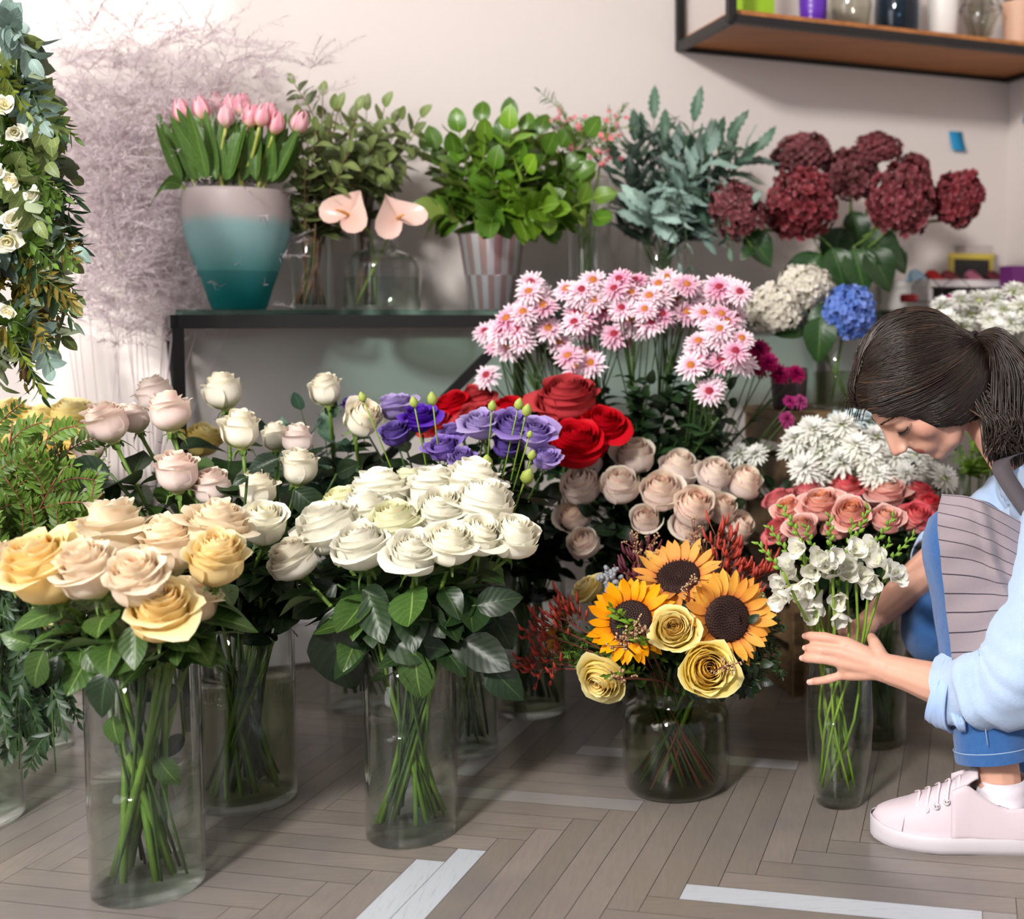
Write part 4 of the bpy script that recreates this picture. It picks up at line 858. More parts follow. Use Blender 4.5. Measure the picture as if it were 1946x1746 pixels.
for i, (x, y, Y) in enumerate(tl):
    v = VS['T1']; rr = random.Random(i); h = at(x, y, Y); bot, rim = stem_path(v, h, rr, .7); bot = v['p']+(bot-v['p'])*.8+Vector((0, 0, .008)); ax = (Vector((h.x-rim.x, h.y-rim.y, .0))*.9+Vector((0, 0, .16))).normalized(); R_ = 16.5/ppm(h)
    o = thing('tulip', 'pink tulip, %s from the left in the frosted teal vase' % ORD[i], 'tulip', bot, 'pink tulips in the teal vase'); base = h-ax*R_*1.45
    pts = curve_pts([bot, rim, rim.lerp(base, .5)+Vector((rr.uniform(-.01, .01), 0, 0)), base], 10); MB().tube([p-bot for p in pts], .0032, 7).build('stem', plain('tulip_stem', '#a0a850', .5) if i == 0 else bpy.data.materials['tulip_stem'], o)
    mk('bloom', TUL[i % 2], o, base-bot, PM['tulip'], quat(ax, rr.uniform(0, 6)), R_)
    for k in (0, 1, 2, 0, 1):
        a = rr.uniform(-.7, .7)+(-.4 if x < 400 else .4 if x > 500 else 0); p = pts[4]+Vector((rr.uniform(-.03, .03), rr.uniform(-.02, .02), -.01)); d = Vector((math.sin(a)*.5+(h.x-rim.x)*4, rr.uniform(-.5, .1), 1.1)).normalized()
        x_ = d.cross(Vector((0, -1, .1))).normalized()
        if rr.random() < .4: x_ = (x_+Vector((0, .8, 0))).normalized()
        z_ = x_.cross(d); mk('leaf', TLF[k], o, p-bot, M['tleaf'], Matrix((x_, d, z_)).transposed().to_quaternion(), rr.uniform(.11, .16))
v = VS['T1']; bot = v['p']+Vector((-.02, 0, .012)); o = thing('tulip_leaf_shoot', 'tulip leaf drooping over the left rim of the teal vase', 'leaf', bot)
b = at(345, 352, 2.42); e = at(276, 405, 2.40); MB().tube([Vector(), Vector((-.03, 0, .16)), b-bot], .003, 6).build('stem', M['stem'], o)
P = np.zeros((12, 5, 3)); U = np.zeros((12, 5, 2)); mid = at(315, 350, 2.40)
cv = curve_pts([b, mid, e], 11)
for i, p in enumerate(cv):
    w = .012*math.sin(PI*(.12+.88*i/11))**.7
    for j in range(5): P[i, j] = p-bot+Vector((.3*(j-2)*w, -.4*abs(j-2)*w*.5, (j-2)*w*.6)); U[i, j] = (j/4, i/11)
MB().grid(P, U).build('leaf', M['tleaf'], o)

# anthuriums
M['spathe'] = petal('anthurium_spathe', '#e9bdb0', '#f0cfc4', None, '#dccaa0', .25, rough=.25)
for i, (x, y, Y, ax, lean, l) in enumerate(((662, 408, 2.50, (-.1, -.9, .35), -.5, 'left pale pink anthurium in the bottle-shaped vase'), (756, 415, 2.52, (.35, -.85, .3), .55, 'right pale pink anthurium in the bottle-shaped vase'))):
    v = VS['T3']; c = at(x, y, Y); rr = random.Random(i); bot, rim = stem_path(v, c, rr, .9); rim = v['p']+Vector((.018*(1 if i else -1), -.01, v['h'])); o = thing('anthurium', l, 'anthurium', bot, 'anthuriums in the bottle vase')
    pts = curve_pts([bot, rim, c-Vector(ax).normalized()*.004], 9); MB().tube([p-bot for p in pts], .0022, 6).build('stem', M['steml'], o)
    m = MB(); n = 26; P = np.zeros((6, n, 3)); U = np.zeros((6, n, 2)); S = .054
    for a in range(n):
        t = a/n*2*PI; hx = math.sin(t)**3*.95+.12*math.sin(t); hy = (13*math.cos(t)-5*math.cos(2*t)-2*math.cos(3*t)-math.cos(4*t))/17
        for k in range(6): q_ = k/5; P[k, a] = (hx*q_*S, hy*q_*S, .25*S*q_*q_-.12*S*math.sin(t*2)*q_); U[k, a] = (q_, .2+.8*q_)
    m.grid(P, U, cu=True); up = Vector((lean, 0, -1)); sp = mk('spathe', m.mesh('spathe'), o, c-bot, M['spathe'], quat(ax, -PI/2+0*lean, x=up))
    m = MB(); m.tube([(0, 0, .0), (.004, 0, .02), (.012, 0, .045)], [.0036, .0034, .0018], 8); mk('spadix', m.mesh('spadix'), o, c-bot, plain('orange_spadix', '#d99a4c', .6), quat(ax, 0, x=up))
# ================================================================ foliage
def sprig(kind, label, cat, group, pts, LP, mat, smat, nl, ls, lay='pair', stemr=.0022, f0=.2, ang=.9, droop=.0, side=0, seed=0, taper=.4, sub=0, subl=.08, term=True):
    rr = random.Random(seed); P = curve_pts(pts, 14); o0 = P[0]; o = thing(kind, label, cat, o0, group); n = len(P)-1
    st = MB().tube([p-o0 for p in P], [stemr*(1-.6*i/n) for i in range(n+1)], 5); lf = MB()
    def leaves(Q, cnt, size, a0):
        m_ = len(Q)-1; roll0 = rr.uniform(0, 6)
        for k in range(cnt):
            f = a0+(1-a0)*k/cnt; i = min(m_-1, int(f*m_)); p = Q[i].lerp(Q[i+1], f*m_-i); t = (Q[i+1]-Q[i]).normalized()
            u = t.cross(Vector((.2, 1, .1))).normalized(); w = t.cross(u); s_ = size*(1-taper*f)*rr.uniform(.8, 1.2)
            for h in ((0, 1) if lay == 'pair' else (k % 2,) if lay == 'alt' else (0,)):
                a = (roll0+k*1.2 if lay == 'spiral' else (h*PI+rr.uniform(-.5, .5) if lay != 'whorl' else rr.uniform(0, 6)))
                if side: a = h*PI+rr.uniform(-.35, .35)
                d = (u*math.cos(a)+w*math.sin(a))*math.sin(ang*rr.uniform(.8, 1.2))+t*math.cos(ang)+Vector((0, 0, -droop)); d.normalize()
                put(lf, rr.choice(LP), p-o0, d, up=t if side == 0 else w, s=s_, roll=rr.uniform(-.5, .5))
        if term: put(lf, rr.choice(LP), Q[-1]-o0, (Q[-1]-Q[-2]).normalized(), up=Vector((0, -1, .3)), s=size*(1-taper))
    if sub:
        for k in range(sub):
            f = f0+(1-f0)*k/sub; i = min(n-1, int(f*n)); p = P[i]; t = (P[i+1]-P[i]).normalized(); a = rr.uniform(0, 6.28) if not side else (k % 2)*PI+rr.uniform(-.6, .6)
            u = t.cross(Vector((.2, 1, .1))).normalized(); w = t.cross(u); d = (t*.7+(u*math.cos(a)+w*math.sin(a))*.8+Vector((0, 0, -droop*.5))).normalized(); L = subl*(1.1-.5*f)*rr.uniform(.7, 1.2)
            Q = curve_pts([p, p+d*L*.5+Vector((0, 0, .006)), p+d*L+Vector((0, 0, -L*droop*.5))], 5); st.tube([q_-o0 for q_ in Q], stemr*.45, 4); leaves(Q, nl, ls, .1)
    else: leaves(P, nl, ls, f0)
    st.build('stem', M[smat], o); lf.build('leaves', M[mat], o); return o
LP_small = [leafp(1, .32, bend=b, fold=.3, nv=5, nu=3, a=.9, pw=.8) for b in (.2, -.2, .5)]
LP_lance = [leafp(1, .24, bend=b, fold=.3, nv=6, nu=3, a=.8, pw=.8) for b in (.3, -.3, .6)]
LP_round = [leafp(1, .72, bend=b, fold=.15, nv=7, nu=5, a=.8, pw=.62, wav=.04) for b in (.4, -.3, .7)]
LP_broad = [leafp(1, .55, bend=b, fold=.22, nv=7, nu=5, a=.85, pw=.7, wav=.05) for b in (.5, -.3, .8)]
LP_wavy = [leafp(1, .26, bend=b, fold=.2, nv=12, nu=5, a=.85, pw=.8, wav=.16, serr=.4, seed=i) for i, b in enumerate((.3, -.4, .7))]
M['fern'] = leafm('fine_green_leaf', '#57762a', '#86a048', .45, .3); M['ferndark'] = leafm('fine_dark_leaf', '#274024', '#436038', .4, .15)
M['lime'] = leafm('bright_green_leaf', '#689020', '#9cb850', .4, .3, back='#7f9c3c'); M['salal'] = leafm('broad_green_leaf', '#476c1c', '#759238', .32, .22, back='#7d9044')
M['euca'] = leafm('eucalyptus_leaf', '#66753f', '#8e9a6c', .5, .2, back='#8b9678'); M['silver'] = leafm('silvery_leaf', '#86a096', '#a8bcb0', .55, .15, back='#93a79f')
M['silverg'] = leafm('grey_green_leaf', '#466450', '#6c8672', .5, .15, back='#7f958a'); M['olive'] = leafm('olive_gold_leaf', '#8a7a34', '#b09c58', .5, .3); M['ygreen'] = leafm('yellow_green_leaf', '#8a9a38', '#b4bc60', .5, .35)
M['twig'] = plain('brown_twig', '#6b4f35', .6); M['rtwig'] = plain('red_brown_twig', '#7a4234', .6)
rg = random.Random(11)
def bough(n, vk, kind, label, cat, group, box, Y, **kw):   # n stems fanned from a vase to points of a picture region
    v = VS[vk]
    for k in range(n):
        x = box[0]+(box[2]-box[0])*((k+.5)/n+rg.uniform(-.5, .5)/n); y = rg.uniform(box[1], box[3]); h = at(x, y, Y+rg.uniform(-.09, .09)); bot, rim = stem_path(v, h, rg)
        z = max(rim.z+.03, (rim.z+h.z)/2); mid = Vector((rim.x*.55+h.x*.45, rim.y*.55+h.y*.45, z)); kk = dict(kw); sprig(kind, label, cat, group, [bot, rim, mid, h], seed=k*7+int(x), **kk)
# silver bucket of broad leaves
bough(22, 'T4', 'broad_leaf_branch', 'branch of broad glossy green leaves in the silver bucket', 'foliage', 'broad leaf branches in the bucket', (815, 225, 1120, 340), 2.66, LP=LP_round, mat='salal', smat='stem', nl=6, ls=.062, f0=.42, ang=.8, taper=.1)
bough(8, 'T4', 'broad_leaf_branch', 'bright lime green broad leaf branch in the silver bucket', 'foliage', 'lime leaf branches in the bucket', (890, 225, 1130, 400), 2.6, LP=LP_round, mat='lime', smat='steml', nl=5, ls=.062, f0=.5, ang=.8, taper=.1)
bough(6, 'T4', 'broad_leaf_branch', 'drooping dull green broad leaf branch beside the silver bucket', 'foliage', 'drooping leaf branches at the bucket', (800, 385, 1130, 430), 2.62, LP=LP_round, mat='salal', smat='stem', nl=4, ls=.065, f0=.55, ang=.7, droop=.5, taper=.1)
# eucalyptus with seeds
bough(16, 'T2', 'eucalyptus_branch', 'grey-green eucalyptus branch between the tulips and the bucket', 'foliage', 'eucalyptus branches on the table', (555, 180, 700, 330), 2.5, LP=LP_broad, mat='euca', smat='twig', nl=7, ls=.062, f0=.3, ang=1.0)
bough(18, 'T3b', 'eucalyptus_branch', 'eucalyptus branch rising behind the pink anthuriums', 'foliage', 'eucalyptus branches behind the anthuriums', (600, 200, 800, 370), 2.62, LP=LP_broad, mat='euca', smat='twig', nl=7, ls=.066, f0=.25, ang=1.0, droop=.15)
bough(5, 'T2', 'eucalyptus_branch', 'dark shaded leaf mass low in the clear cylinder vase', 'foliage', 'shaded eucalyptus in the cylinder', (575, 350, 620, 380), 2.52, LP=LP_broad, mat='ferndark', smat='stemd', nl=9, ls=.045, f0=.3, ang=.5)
sprig('eucalyptus_branch', 'thin branch with a pale leaf reaching highest above the tulips', 'foliage', None, [VS['T2']['p']+Vector((0, 0, .01)), at(600, 400, 2.52), at(600, 240, 2.5), at(560, 160, 2.5)], LP_broad, 'euca', 'twig', 4, .05, f0=.75)
# silvery foliage
bough(14, 'T6', 'silvery_branch', 'blue-grey wavy-leaved branch left of the dark red hydrangeas', 'foliage', 'silvery wavy branches', (1180, 225, 1430, 330), 2.82, LP=LP_wavy, mat='silverg', smat='stemd', nl=9, ls=.1, f0=.3, ang=.7, taper=.15)
bough(6, 'T6', 'silvery_branch', 'pale silver wavy leaf branch at the front of the grey-green foliage', 'foliage', 'pale silver branches', (1230, 290, 1440, 400), 2.74, LP=LP_wavy, mat='silver', smat='stemd', nl=6, ls=.1, f0=.45, ang=.8, taper=.2)
for i, (x, y) in enumerate(((1315, 540), (1290, 500), (1385, 470))):
    v = VS['T6']; r0 = v['p']+Vector((.03, -.03, v['h'])); sprig('silvery_branch', 'pale silver branch hanging down in front of the glass vase', 'foliage', 'hanging silver branches', [v['p']+Vector((-.02, 0, .01)), r0, at(x-25, 360, 2.72), at(x, y, 2.7)], LP_wavy, 'silver' if i < 2 else 'silverg', 'stemd', 8, .06, f0=.5, droop=.6, seed=i)
# wax flower
v = VS['T5']; PM['wax'] = petal('pink_wax_petals', '#e79ca0', '#f0c0b8', None, '#d87880', .3)
WAX = daisy('wax_blossom', 4, 6, 1, 0, .75, .5, lens=(1,)); k = 0
for x in range(1050, 1190, 20):
    h = at(x+rg.uniform(-8, 8), rg.uniform(195, 250), 2.72+rg.uniform(-.06, .06)); bot, rim = stem_path(v, h, rg)
    o = sprig('wax_flower_stem', 'wax flower stem with tiny pink blossoms in the tall clear cylinder', 'flower', 'pink wax flower stems', [bot, rim, (rim+h)/2+Vector((0, 0, .03)), h], LP_lance, 'fern', 'steml', 5, .016, f0=.5, ang=.6, sub=9, subl=.07, seed=k); k += 1
    for j in range(9):
        q_ = h+Vector((rg.uniform(-.035, .035), rg.uniform(-.03, .02), rg.uniform(-.085, .03))); mk('blossom', WAX, o, q_-bot, PM['wax'], quat((rg.uniform(-1, 1), -.8, rg.uniform(0, 1))), .0075)
sprig('wax_flower_stem', 'bare green twig leaning out left above the bucket leaves', 'foliage', None, [v['p']+Vector((0, 0, .01)), v['p']+Vector((0, 0, .3)), at(1075, 225, 2.72), at(1028, 176, 2.7)], LP_lance, 'silverg', 'stem', 4, .035, f0=.8)
# green stems in the T5/T6/T3 vases handled by the branches above
# left edge greenery: fine leaved branches in the vase V15
bough(20, 'V15', 'fine_leaved_branch', 'bright green fine-leaved branch in front of the yellow roses', 'foliage', 'bright fine-leaved branches', (-90, 765, 150, 1000), 1.88, LP=LP_small, mat='fern', smat='rtwig', nl=10, ls=.026, f0=.4, ang=.95, sub=10, subl=.11, stemr=.0022, side=1)
bough(12, 'V15', 'fine_leaved_branch', 'mid green fine-leaved branch behind the peach roses', 'foliage', 'fine-leaved branches behind the peach roses', (-60, 900, 230, 1060), 1.84, LP=LP_small, mat='fern', smat='rtwig', nl=10, ls=.026, f0=.4, ang=.95, sub=9, subl=.11, side=1)
v = VS['V15']
for i in range(16):
    x, y = rg.uniform(-60, 125), rg.uniform(1290, 1470); Y = 1.72+rg.uniform(-.07, .09); e = at(x, y, Y); r0 = v['p']+Vector((.03, -.02, v['h']+.01)); a = at(x*.6+10, 1130+rg.uniform(-40, 60), Y+.03)
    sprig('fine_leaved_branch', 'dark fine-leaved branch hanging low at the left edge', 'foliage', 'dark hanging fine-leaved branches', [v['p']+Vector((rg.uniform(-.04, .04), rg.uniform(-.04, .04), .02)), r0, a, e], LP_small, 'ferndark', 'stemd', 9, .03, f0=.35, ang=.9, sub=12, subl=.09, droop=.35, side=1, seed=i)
# broad leaves behind the pale roses
bough(9, 'V6', 'eucalyptus_branch', 'dusty green broad-leaved branch between the pink and purple flowers', 'foliage', 'dusty broad branches mid left', (500, 775, 680, 900), 2.25, LP=LP_broad, mat='silverg', smat='stemd', nl=7, ls=.075, f0=.35, ang=.8, droop=.2)
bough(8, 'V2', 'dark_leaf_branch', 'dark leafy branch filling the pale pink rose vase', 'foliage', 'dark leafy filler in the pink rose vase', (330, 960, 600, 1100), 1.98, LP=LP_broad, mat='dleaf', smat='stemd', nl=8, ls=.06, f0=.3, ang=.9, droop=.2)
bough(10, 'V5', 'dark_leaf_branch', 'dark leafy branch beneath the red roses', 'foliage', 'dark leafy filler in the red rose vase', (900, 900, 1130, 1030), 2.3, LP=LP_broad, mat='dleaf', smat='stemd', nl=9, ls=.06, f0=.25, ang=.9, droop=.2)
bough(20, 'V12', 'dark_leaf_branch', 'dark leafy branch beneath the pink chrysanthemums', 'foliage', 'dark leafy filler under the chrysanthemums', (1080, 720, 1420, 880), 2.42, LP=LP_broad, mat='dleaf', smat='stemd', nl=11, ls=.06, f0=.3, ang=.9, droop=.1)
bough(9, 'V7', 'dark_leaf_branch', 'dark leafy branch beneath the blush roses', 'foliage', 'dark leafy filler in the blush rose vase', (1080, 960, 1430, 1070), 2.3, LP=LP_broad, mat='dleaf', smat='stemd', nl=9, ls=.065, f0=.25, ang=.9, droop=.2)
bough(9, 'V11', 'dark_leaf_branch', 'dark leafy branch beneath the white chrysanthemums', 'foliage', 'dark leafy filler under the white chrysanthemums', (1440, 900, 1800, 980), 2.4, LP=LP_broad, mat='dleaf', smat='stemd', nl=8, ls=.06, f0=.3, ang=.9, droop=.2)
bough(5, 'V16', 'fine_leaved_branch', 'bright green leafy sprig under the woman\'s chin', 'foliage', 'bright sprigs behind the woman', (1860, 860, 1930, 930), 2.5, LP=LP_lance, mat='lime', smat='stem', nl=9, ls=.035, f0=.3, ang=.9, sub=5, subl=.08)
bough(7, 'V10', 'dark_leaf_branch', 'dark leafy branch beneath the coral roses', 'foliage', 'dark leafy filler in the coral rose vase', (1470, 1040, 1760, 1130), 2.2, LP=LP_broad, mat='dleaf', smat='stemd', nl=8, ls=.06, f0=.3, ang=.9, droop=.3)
M['lbud'] = plain('lime_bud', '#a9b858', .5, var=.15, trans=.2)
for i, (x, y, r_) in enumerate(((924, 885, 17), (1000, 910, 17), (1010, 868, 11), (787, 768, 11), (822, 762, 13), (935, 775, 11), (1000, 784, 13), (985, 772, 12), (690, 758, 10), (1006, 828, 8))):
    h = at(x, y, 2.0); v = VS['V4']; rr = random.Random(i); bot, rim = stem_path(v, h, rr); o = thing('lisianthus_bud_stem', 'lime green lisianthus bud on a thin stem, %s from the left among the purple flowers' % ORD[sorted([924, 1000.1, 1010, 787, 822, 935, 1000, 985, 690, 1006]).index([924, 1000.1, 1010, 787, 822, 935, 1000, 985, 690, 1006][i])], 'flower bud', bot, 'lime buds among the purple flowers')
    pts = curve_pts([bot, rim, rim.lerp(h, .6), h], 8); MB().tube([p-bot for p in pts], .0012, 5).build('stem', M['steml'], o); d = (pts[-1]-pts[-2]).normalized(); R_ = r_/ppm(h); m = MB(); m.tube([h-bot-d*R_*.6, h-bot, h-bot+d*R_*.7, h-bot+d*R_*1.5], [R_*.25, R_*.75, R_*.7, R_*.15], 10); m.build('bud', M['lbud'], o)
# hanging garland at the left edge
GFR = [rose('loose_blossom%d' % i, 140+i, 8, close=0, flare=.5, ruffle=.12, H=1.1, drop=.1, wid=.8) for i in range(2)]; GZ = 2.99; gt = at(20, -40, 1.92); o = thing('garland_hanger', 'thin cord and wire the leafy garland hangs on, at the left edge', 'hanger', Vector((gt.x, gt.y, .45)))
MB().tube([(0, 0, .75), (0, 0, GZ-.44)], .002, 5).build('cord', M['twig'], o); MB().tube([(0, 0, .25), (0, 0, .76)], .004, 6).build('wire', M['twig'], o)
def gpt(y): return at(20-8*math.sin(y/90), y, 1.92)
kinds = [('ferndark', 'dark green narrow-leaved branch in the hanging garland', LP_lance, .05, 22), ('fern', 'mid green fine branch in the hanging garland', LP_small, .038, 26), ('euca', 'grey-green eucalyptus branch in the hanging garland', LP_broad, .056, 18), ('silver', 'silvery leaf branch in the hanging garland', LP_broad, .055, 13), ('olive', 'olive-gold leaf branch low in the hanging garland', LP_lance, .042, 16), ('ygreen', 'yellow-green leaf branch in the hanging garland', LP_small, .034, 8)]
for mname, lab, LPk, ls, cnt in kinds:
    for i in range(cnt):
        y = rg.uniform(40, 640) if mname != 'olive' else rg.uniform(440, 620); a = gpt(y); wdt = 130 if 150 < y < 560 else 80; s_ = 1 if rg.random() < .72 else -1
        e = at(20+s_*rg.uniform(25, wdt), y+rg.uniform(30, 130), 1.92+rg.uniform(-.13, .1)); m_ = (a+e)/2+Vector((0, rg.uniform(-.03, .03), .02))
        sprig('garland_branch', lab, 'foliage', lab.split(' branch')[0]+' garland branches', [a, m_, e], LPk, mname, 'stemd', 8 if LPk is LP_broad else 12, ls, f0=.1, ang=.8, droop=.35, seed=i, lay='pair')
for i, (x, y, w) in enumerate(((35, 425, 42), (15, 455, 34), (70, 378, 30), (22, 590, 26), (10, 205, 34), (30, 340, 30), (2, 330, 30), (28, 250, 28))):
    h = at(x, y, 1.84); R_ = w/2/ppm(h); a = gpt(y-20); o = thing('white_freesia', 'cream white blossom in the hanging garland, %s from the top' % ORD[[10, 205, 28, 250, 2, 330, 30, 340, 70, 378, 35, 425, 15, 455, 22, 590].index(x)//2 if 0 else sorted([425, 455, 378, 590, 205, 340, 330, 250]).index(y)], 'flower', a, 'white blossoms in the garland')
    MB().tube([(0, 0, 0), (h-a)*.5, h-a], .0014, 5).build('stem', M['steml'], o); mk('bloom', GFR[i % 2], o, h-a, PM['white'], quat((.5*math.sin(i*2), -1, .5*math.cos(i*3)), i), R_*1.15)
# feathery dried plume in front of the wall
def plume(i, e, Y):
    v = VS['V14']; rr = random.Random(i); h = at(e[0], e[1], Y); bot, rim = stem_path(v, h, rr); r2 = rim.lerp(h, .55)+Vector((rr.uniform(-.05, .03), .0, rr.uniform(-.02, .06))); P = curve_pts([bot, rim, r2, h], 16); o = thing('dried_plume', 'feathery greyish pink dried plume against the sunlit wall', 'dried plant', bot, 'feathery dried plumes')
    st = MB().tube([p-bot for p in P], [.0013*(1-.7*k/16) for k in range(17)], 5); fz = MB()
    for k in range(10, 17):
        for s_ in range(9):
            a = rr.uniform(0, 6.28); t = (P[k]-P[k-1]).normalized(); d = (t*.6+Vector((math.cos(a), math.sin(a)*.45, rr.uniform(-.6, .4)))).normalized(); L = rr.uniform(.05, .16); Q = [P[k], P[k]+d*L*.5+Vector((0, 0, .004)), P[k]+d*L+Vector((0, 0, -.012))]
            fz.tube([q_-bot for q_ in Q], .0006, 3, cap=False)
            for b in range(16):
                f = .15+.85*b/16; p = Q[0].lerp(Q[2], f)+Vector((0, 0, .004*math.sin(PI*f))); dd = (d+Vector((rr.uniform(-1.2, 1.2), rr.uniform(-1, 1), rr.uniform(-1.2, 1.2)))).normalized()*rr.uniform(.008, .022); n_ = dd.cross(Vector((rr.uniform(-1, 1), .4, rr.uniform(-1, 1)))).normalized()*.0009
                fz.add([p-bot-n_, p-bot+n_, p-bot+dd+n_*.5, p-bot+dd-n_*.5], [(0, 1, 2, 3)])
    st.build('stem', M['plume'], o); fz.build('feathery_fibres', M['plume'], o, smooth=False)
M['plume'] = plain('greyish_pink_plume', '#dccfd3', .7, trans=.45)
for i, e in enumerate(((130, 120), (170, 60), (215, 130), (250, 60), (300, 90), (340, 130), (380, 80), (430, 120), (480, 150), (590, 130), (160, 240), (220, 260), (270, 220), (300, 300), (190, 310), (320, 200), (400, 180), (450, 90), (120, 200), (240, 180), (180, 180), (360, 240))):
    plume(i, e, 2.42+.03*math.sin(i*2.1)+.0002*e[0])
# ================================================================ sunflower bouquet
SUNP = None
def sunflower_mesh(seed):
    r = random.Random(seed); mb = MB()
    for l in range(2):
        n = 21
        for k in range(n):
            a = 2*PI*(k+.5*l)/n+r.uniform(-.06, .06); P, U = leafp(r.uniform(.52, .66), .21, bend=r.uniform(-.5, .7), fold=.3, nv=7, nu=3, a=1.0, pw=.7, wav=.05, seed=k); U[..., 0] = r.random()
            el = .12+.28*l+r.uniform(-.12, .18); put(mb, (P, U), (.42*math.cos(a), .42*math.sin(a), .02+.02*l), (math.cos(a)*math.cos(el), math.sin(a)*math.cos(el), math.sin(el)), roll=r.uniform(-.3, .3))
    return mb.mesh('ray_petals')
SUNF = [sunflower_mesh(i) for i in range(2)]; PM['sun'] = petal('sunflower_petals', '#f19c08', '#f7b014', None, '#d96c04', .25)
mb = MB(); mb.lathe([(.0, -.06), (.3, -.05), (.46, .02), (.47, .08), (.40, .14), (.24, .13), (.0, .10)], 24)
for k in range(220):
    a = k*2.39996; q_ = .45*math.sqrt((k+1)/220); mb.ball((q_*math.cos(a), q_*math.sin(a), .10+.05*math.sin(min(1, q_/.4)*PI/1.4)), (.018, .018, .035), 4, 3)
SDK = mb.mesh('seed_disc'); M['sdisc'] = plain('dark_brown_disc', '#2c120a', .8, var=.5, scale=60)
v = VS['V8']
def to_jar(h, rr, k=.8):
    bot, rim = stem_path(v, h, rr, .8); rim = v['p']+Vector(((rim.x-v['p'].x)*k, (rim.y-v['p'].y)*k, v['h'])); return bot, rim
def jar_stem(kind, label, cat, group, h, rr, r_=.003, m_='stem'):
    bot, rim = to_jar(h, rr); o = thing(kind, label, cat, bot, group); pts = curve_pts([bot, rim, rim.lerp(h, .5)+Vector((0, 0, .01)), h], 9); MB().tube([p-bot for p in pts], r_, 7).build('stem', M[m_], o); return o, bot, pts
for i, (x, y, Y, w, look, l) in enumerate(((1290, 1100, 1.98, 175, (-.1, -.6, .9), 'topmost sunflower, facing up, in the round-shouldered jar'), (1200, 1182, 1.90, 172, (-.12, -1, .55), 'left sunflower facing forward in the jar bouquet'), (1380, 1176, 1.90, 186, (.38, -1, .30), 'right sunflower turned right in the jar bouquet'), (1068, 1195, 2.05, 120, (-1, .1, .25), 'side-on sunflower at the left edge of the jar bouquet'))):
    h = at(x, y, Y); rr = random.Random(i); ax = Vector(look).normalized(); o, bot, pts = jar_stem('sunflower', l, 'sunflower', 'sunflowers', h-ax*.01, rr, .0045); R_ = w/2/ppm(h); qq = quat(ax, i); mk('ray_petals', SUNF[i % 2], o, h-bot, PM['sun'], qq, R_); mk('seed_disc', SDK, o, h-bot, M['sdisc'], qq, R_*1.02)
    mk('calyx', CAL, o, h-bot-ax*.006, M['calyx'], qq, R_*.8)
for x, y, Y, w, look, l in ((1281, 1196, 1.86, 92, (.0, -.9, .55), 'yellow rose between the two front sunflowers'), (1344, 1272, 1.84, 112, (.2, -1, .35), 'large yellow rose low at the front right of the bouquet'), (1146, 1285, 1.86, 98, (-.3, -.8, -.3), 'pale yellow rose low at the left, half under leaves'), (1118, 1122, 2.04, 66, (-.6, -.4, .8), 'pale yellow rose at the upper left of the bouquet'), (1425, 1138, 2.02, 74, (.6, -.3, .8), 'pale yellow rose behind the right sunflower')):
    make_flower('V8', 'yellow_rose', l, 'rose', 'yellow roses in the sunflower bouquet', x, y, Y, w*.95, ROSE['open'][x % 4], PM['yellow'], look=look, nleaf=2, lsize=.05, zs=.75, lz=(.5, .9), stemr=.003, sm='stemd')
def jsprig(n, kind, label, group, box, Y, **kw):
    for k in range(n):
        x, y = rg.uniform(box[0], box[2]), rg.uniform(box[1], box[3]); h = at(x, y, Y+rg.uniform(-.05, .05)); bot, rim = to_jar(h, rg); sprig(kind, label, 'foliage', group, [bot, rim, rim.lerp(h, .5)+Vector((0, 0, .02)), h], seed=k+int(x), **kw)
jsprig(26, 'green_sprig', 'leafy green sprig at the base of the sunflower bouquet', 'leafy sprigs in the sunflower bouquet', (1080, 1180, 1450, 1310), 1.90, LP=LP_broad, mat='dleaf', smat='stemd', nl=7, ls=.042, f0=.55, droop=.3)
jsprig(8, 'pistachio_sprig', 'small-leaved green sprig at the left of the sunflowers', 'small-leaved sprigs', (1100, 1110, 1210, 1290), 1.84, LP=LP_small, mat='lime', smat='stemd', nl=7, ls=.026, f0=.6, droop=.1)
jsprig(8, 'fir_sprig', 'feathery dark green sprig at the right of the bouquet', 'feathery sprigs right of the bouquet', (1430, 1180, 1500, 1290), 1.96, LP=LP_small, mat='ferndark', smat='stemd', nl=8, ls=.016, f0=.5, sub=7, subl=.05, droop=.2)
jsprig(7, 'fir_sprig', 'feathery green sprig at the left edge of the bouquet', 'feathery sprigs left of the bouquet', (1030, 1170, 1110, 1300), 1.98, LP=LP_small, mat='fern', smat='stemd', nl=8, ls=.016, f0=.5, sub=7, subl=.05, droop=.2)
M['paw'] = plain('rust_red_paw', '#a8392a', .6, var=.3, scale=80); M['pawp'] = plain('wine_paw', '#5c2030', .6, var=.3, scale=80); M['seed'] = plain('pale_seed', '#b0906c', .7, var=.3, scale=80); M['brunia'] = plain('silver_berry', '#8e9298', .6)
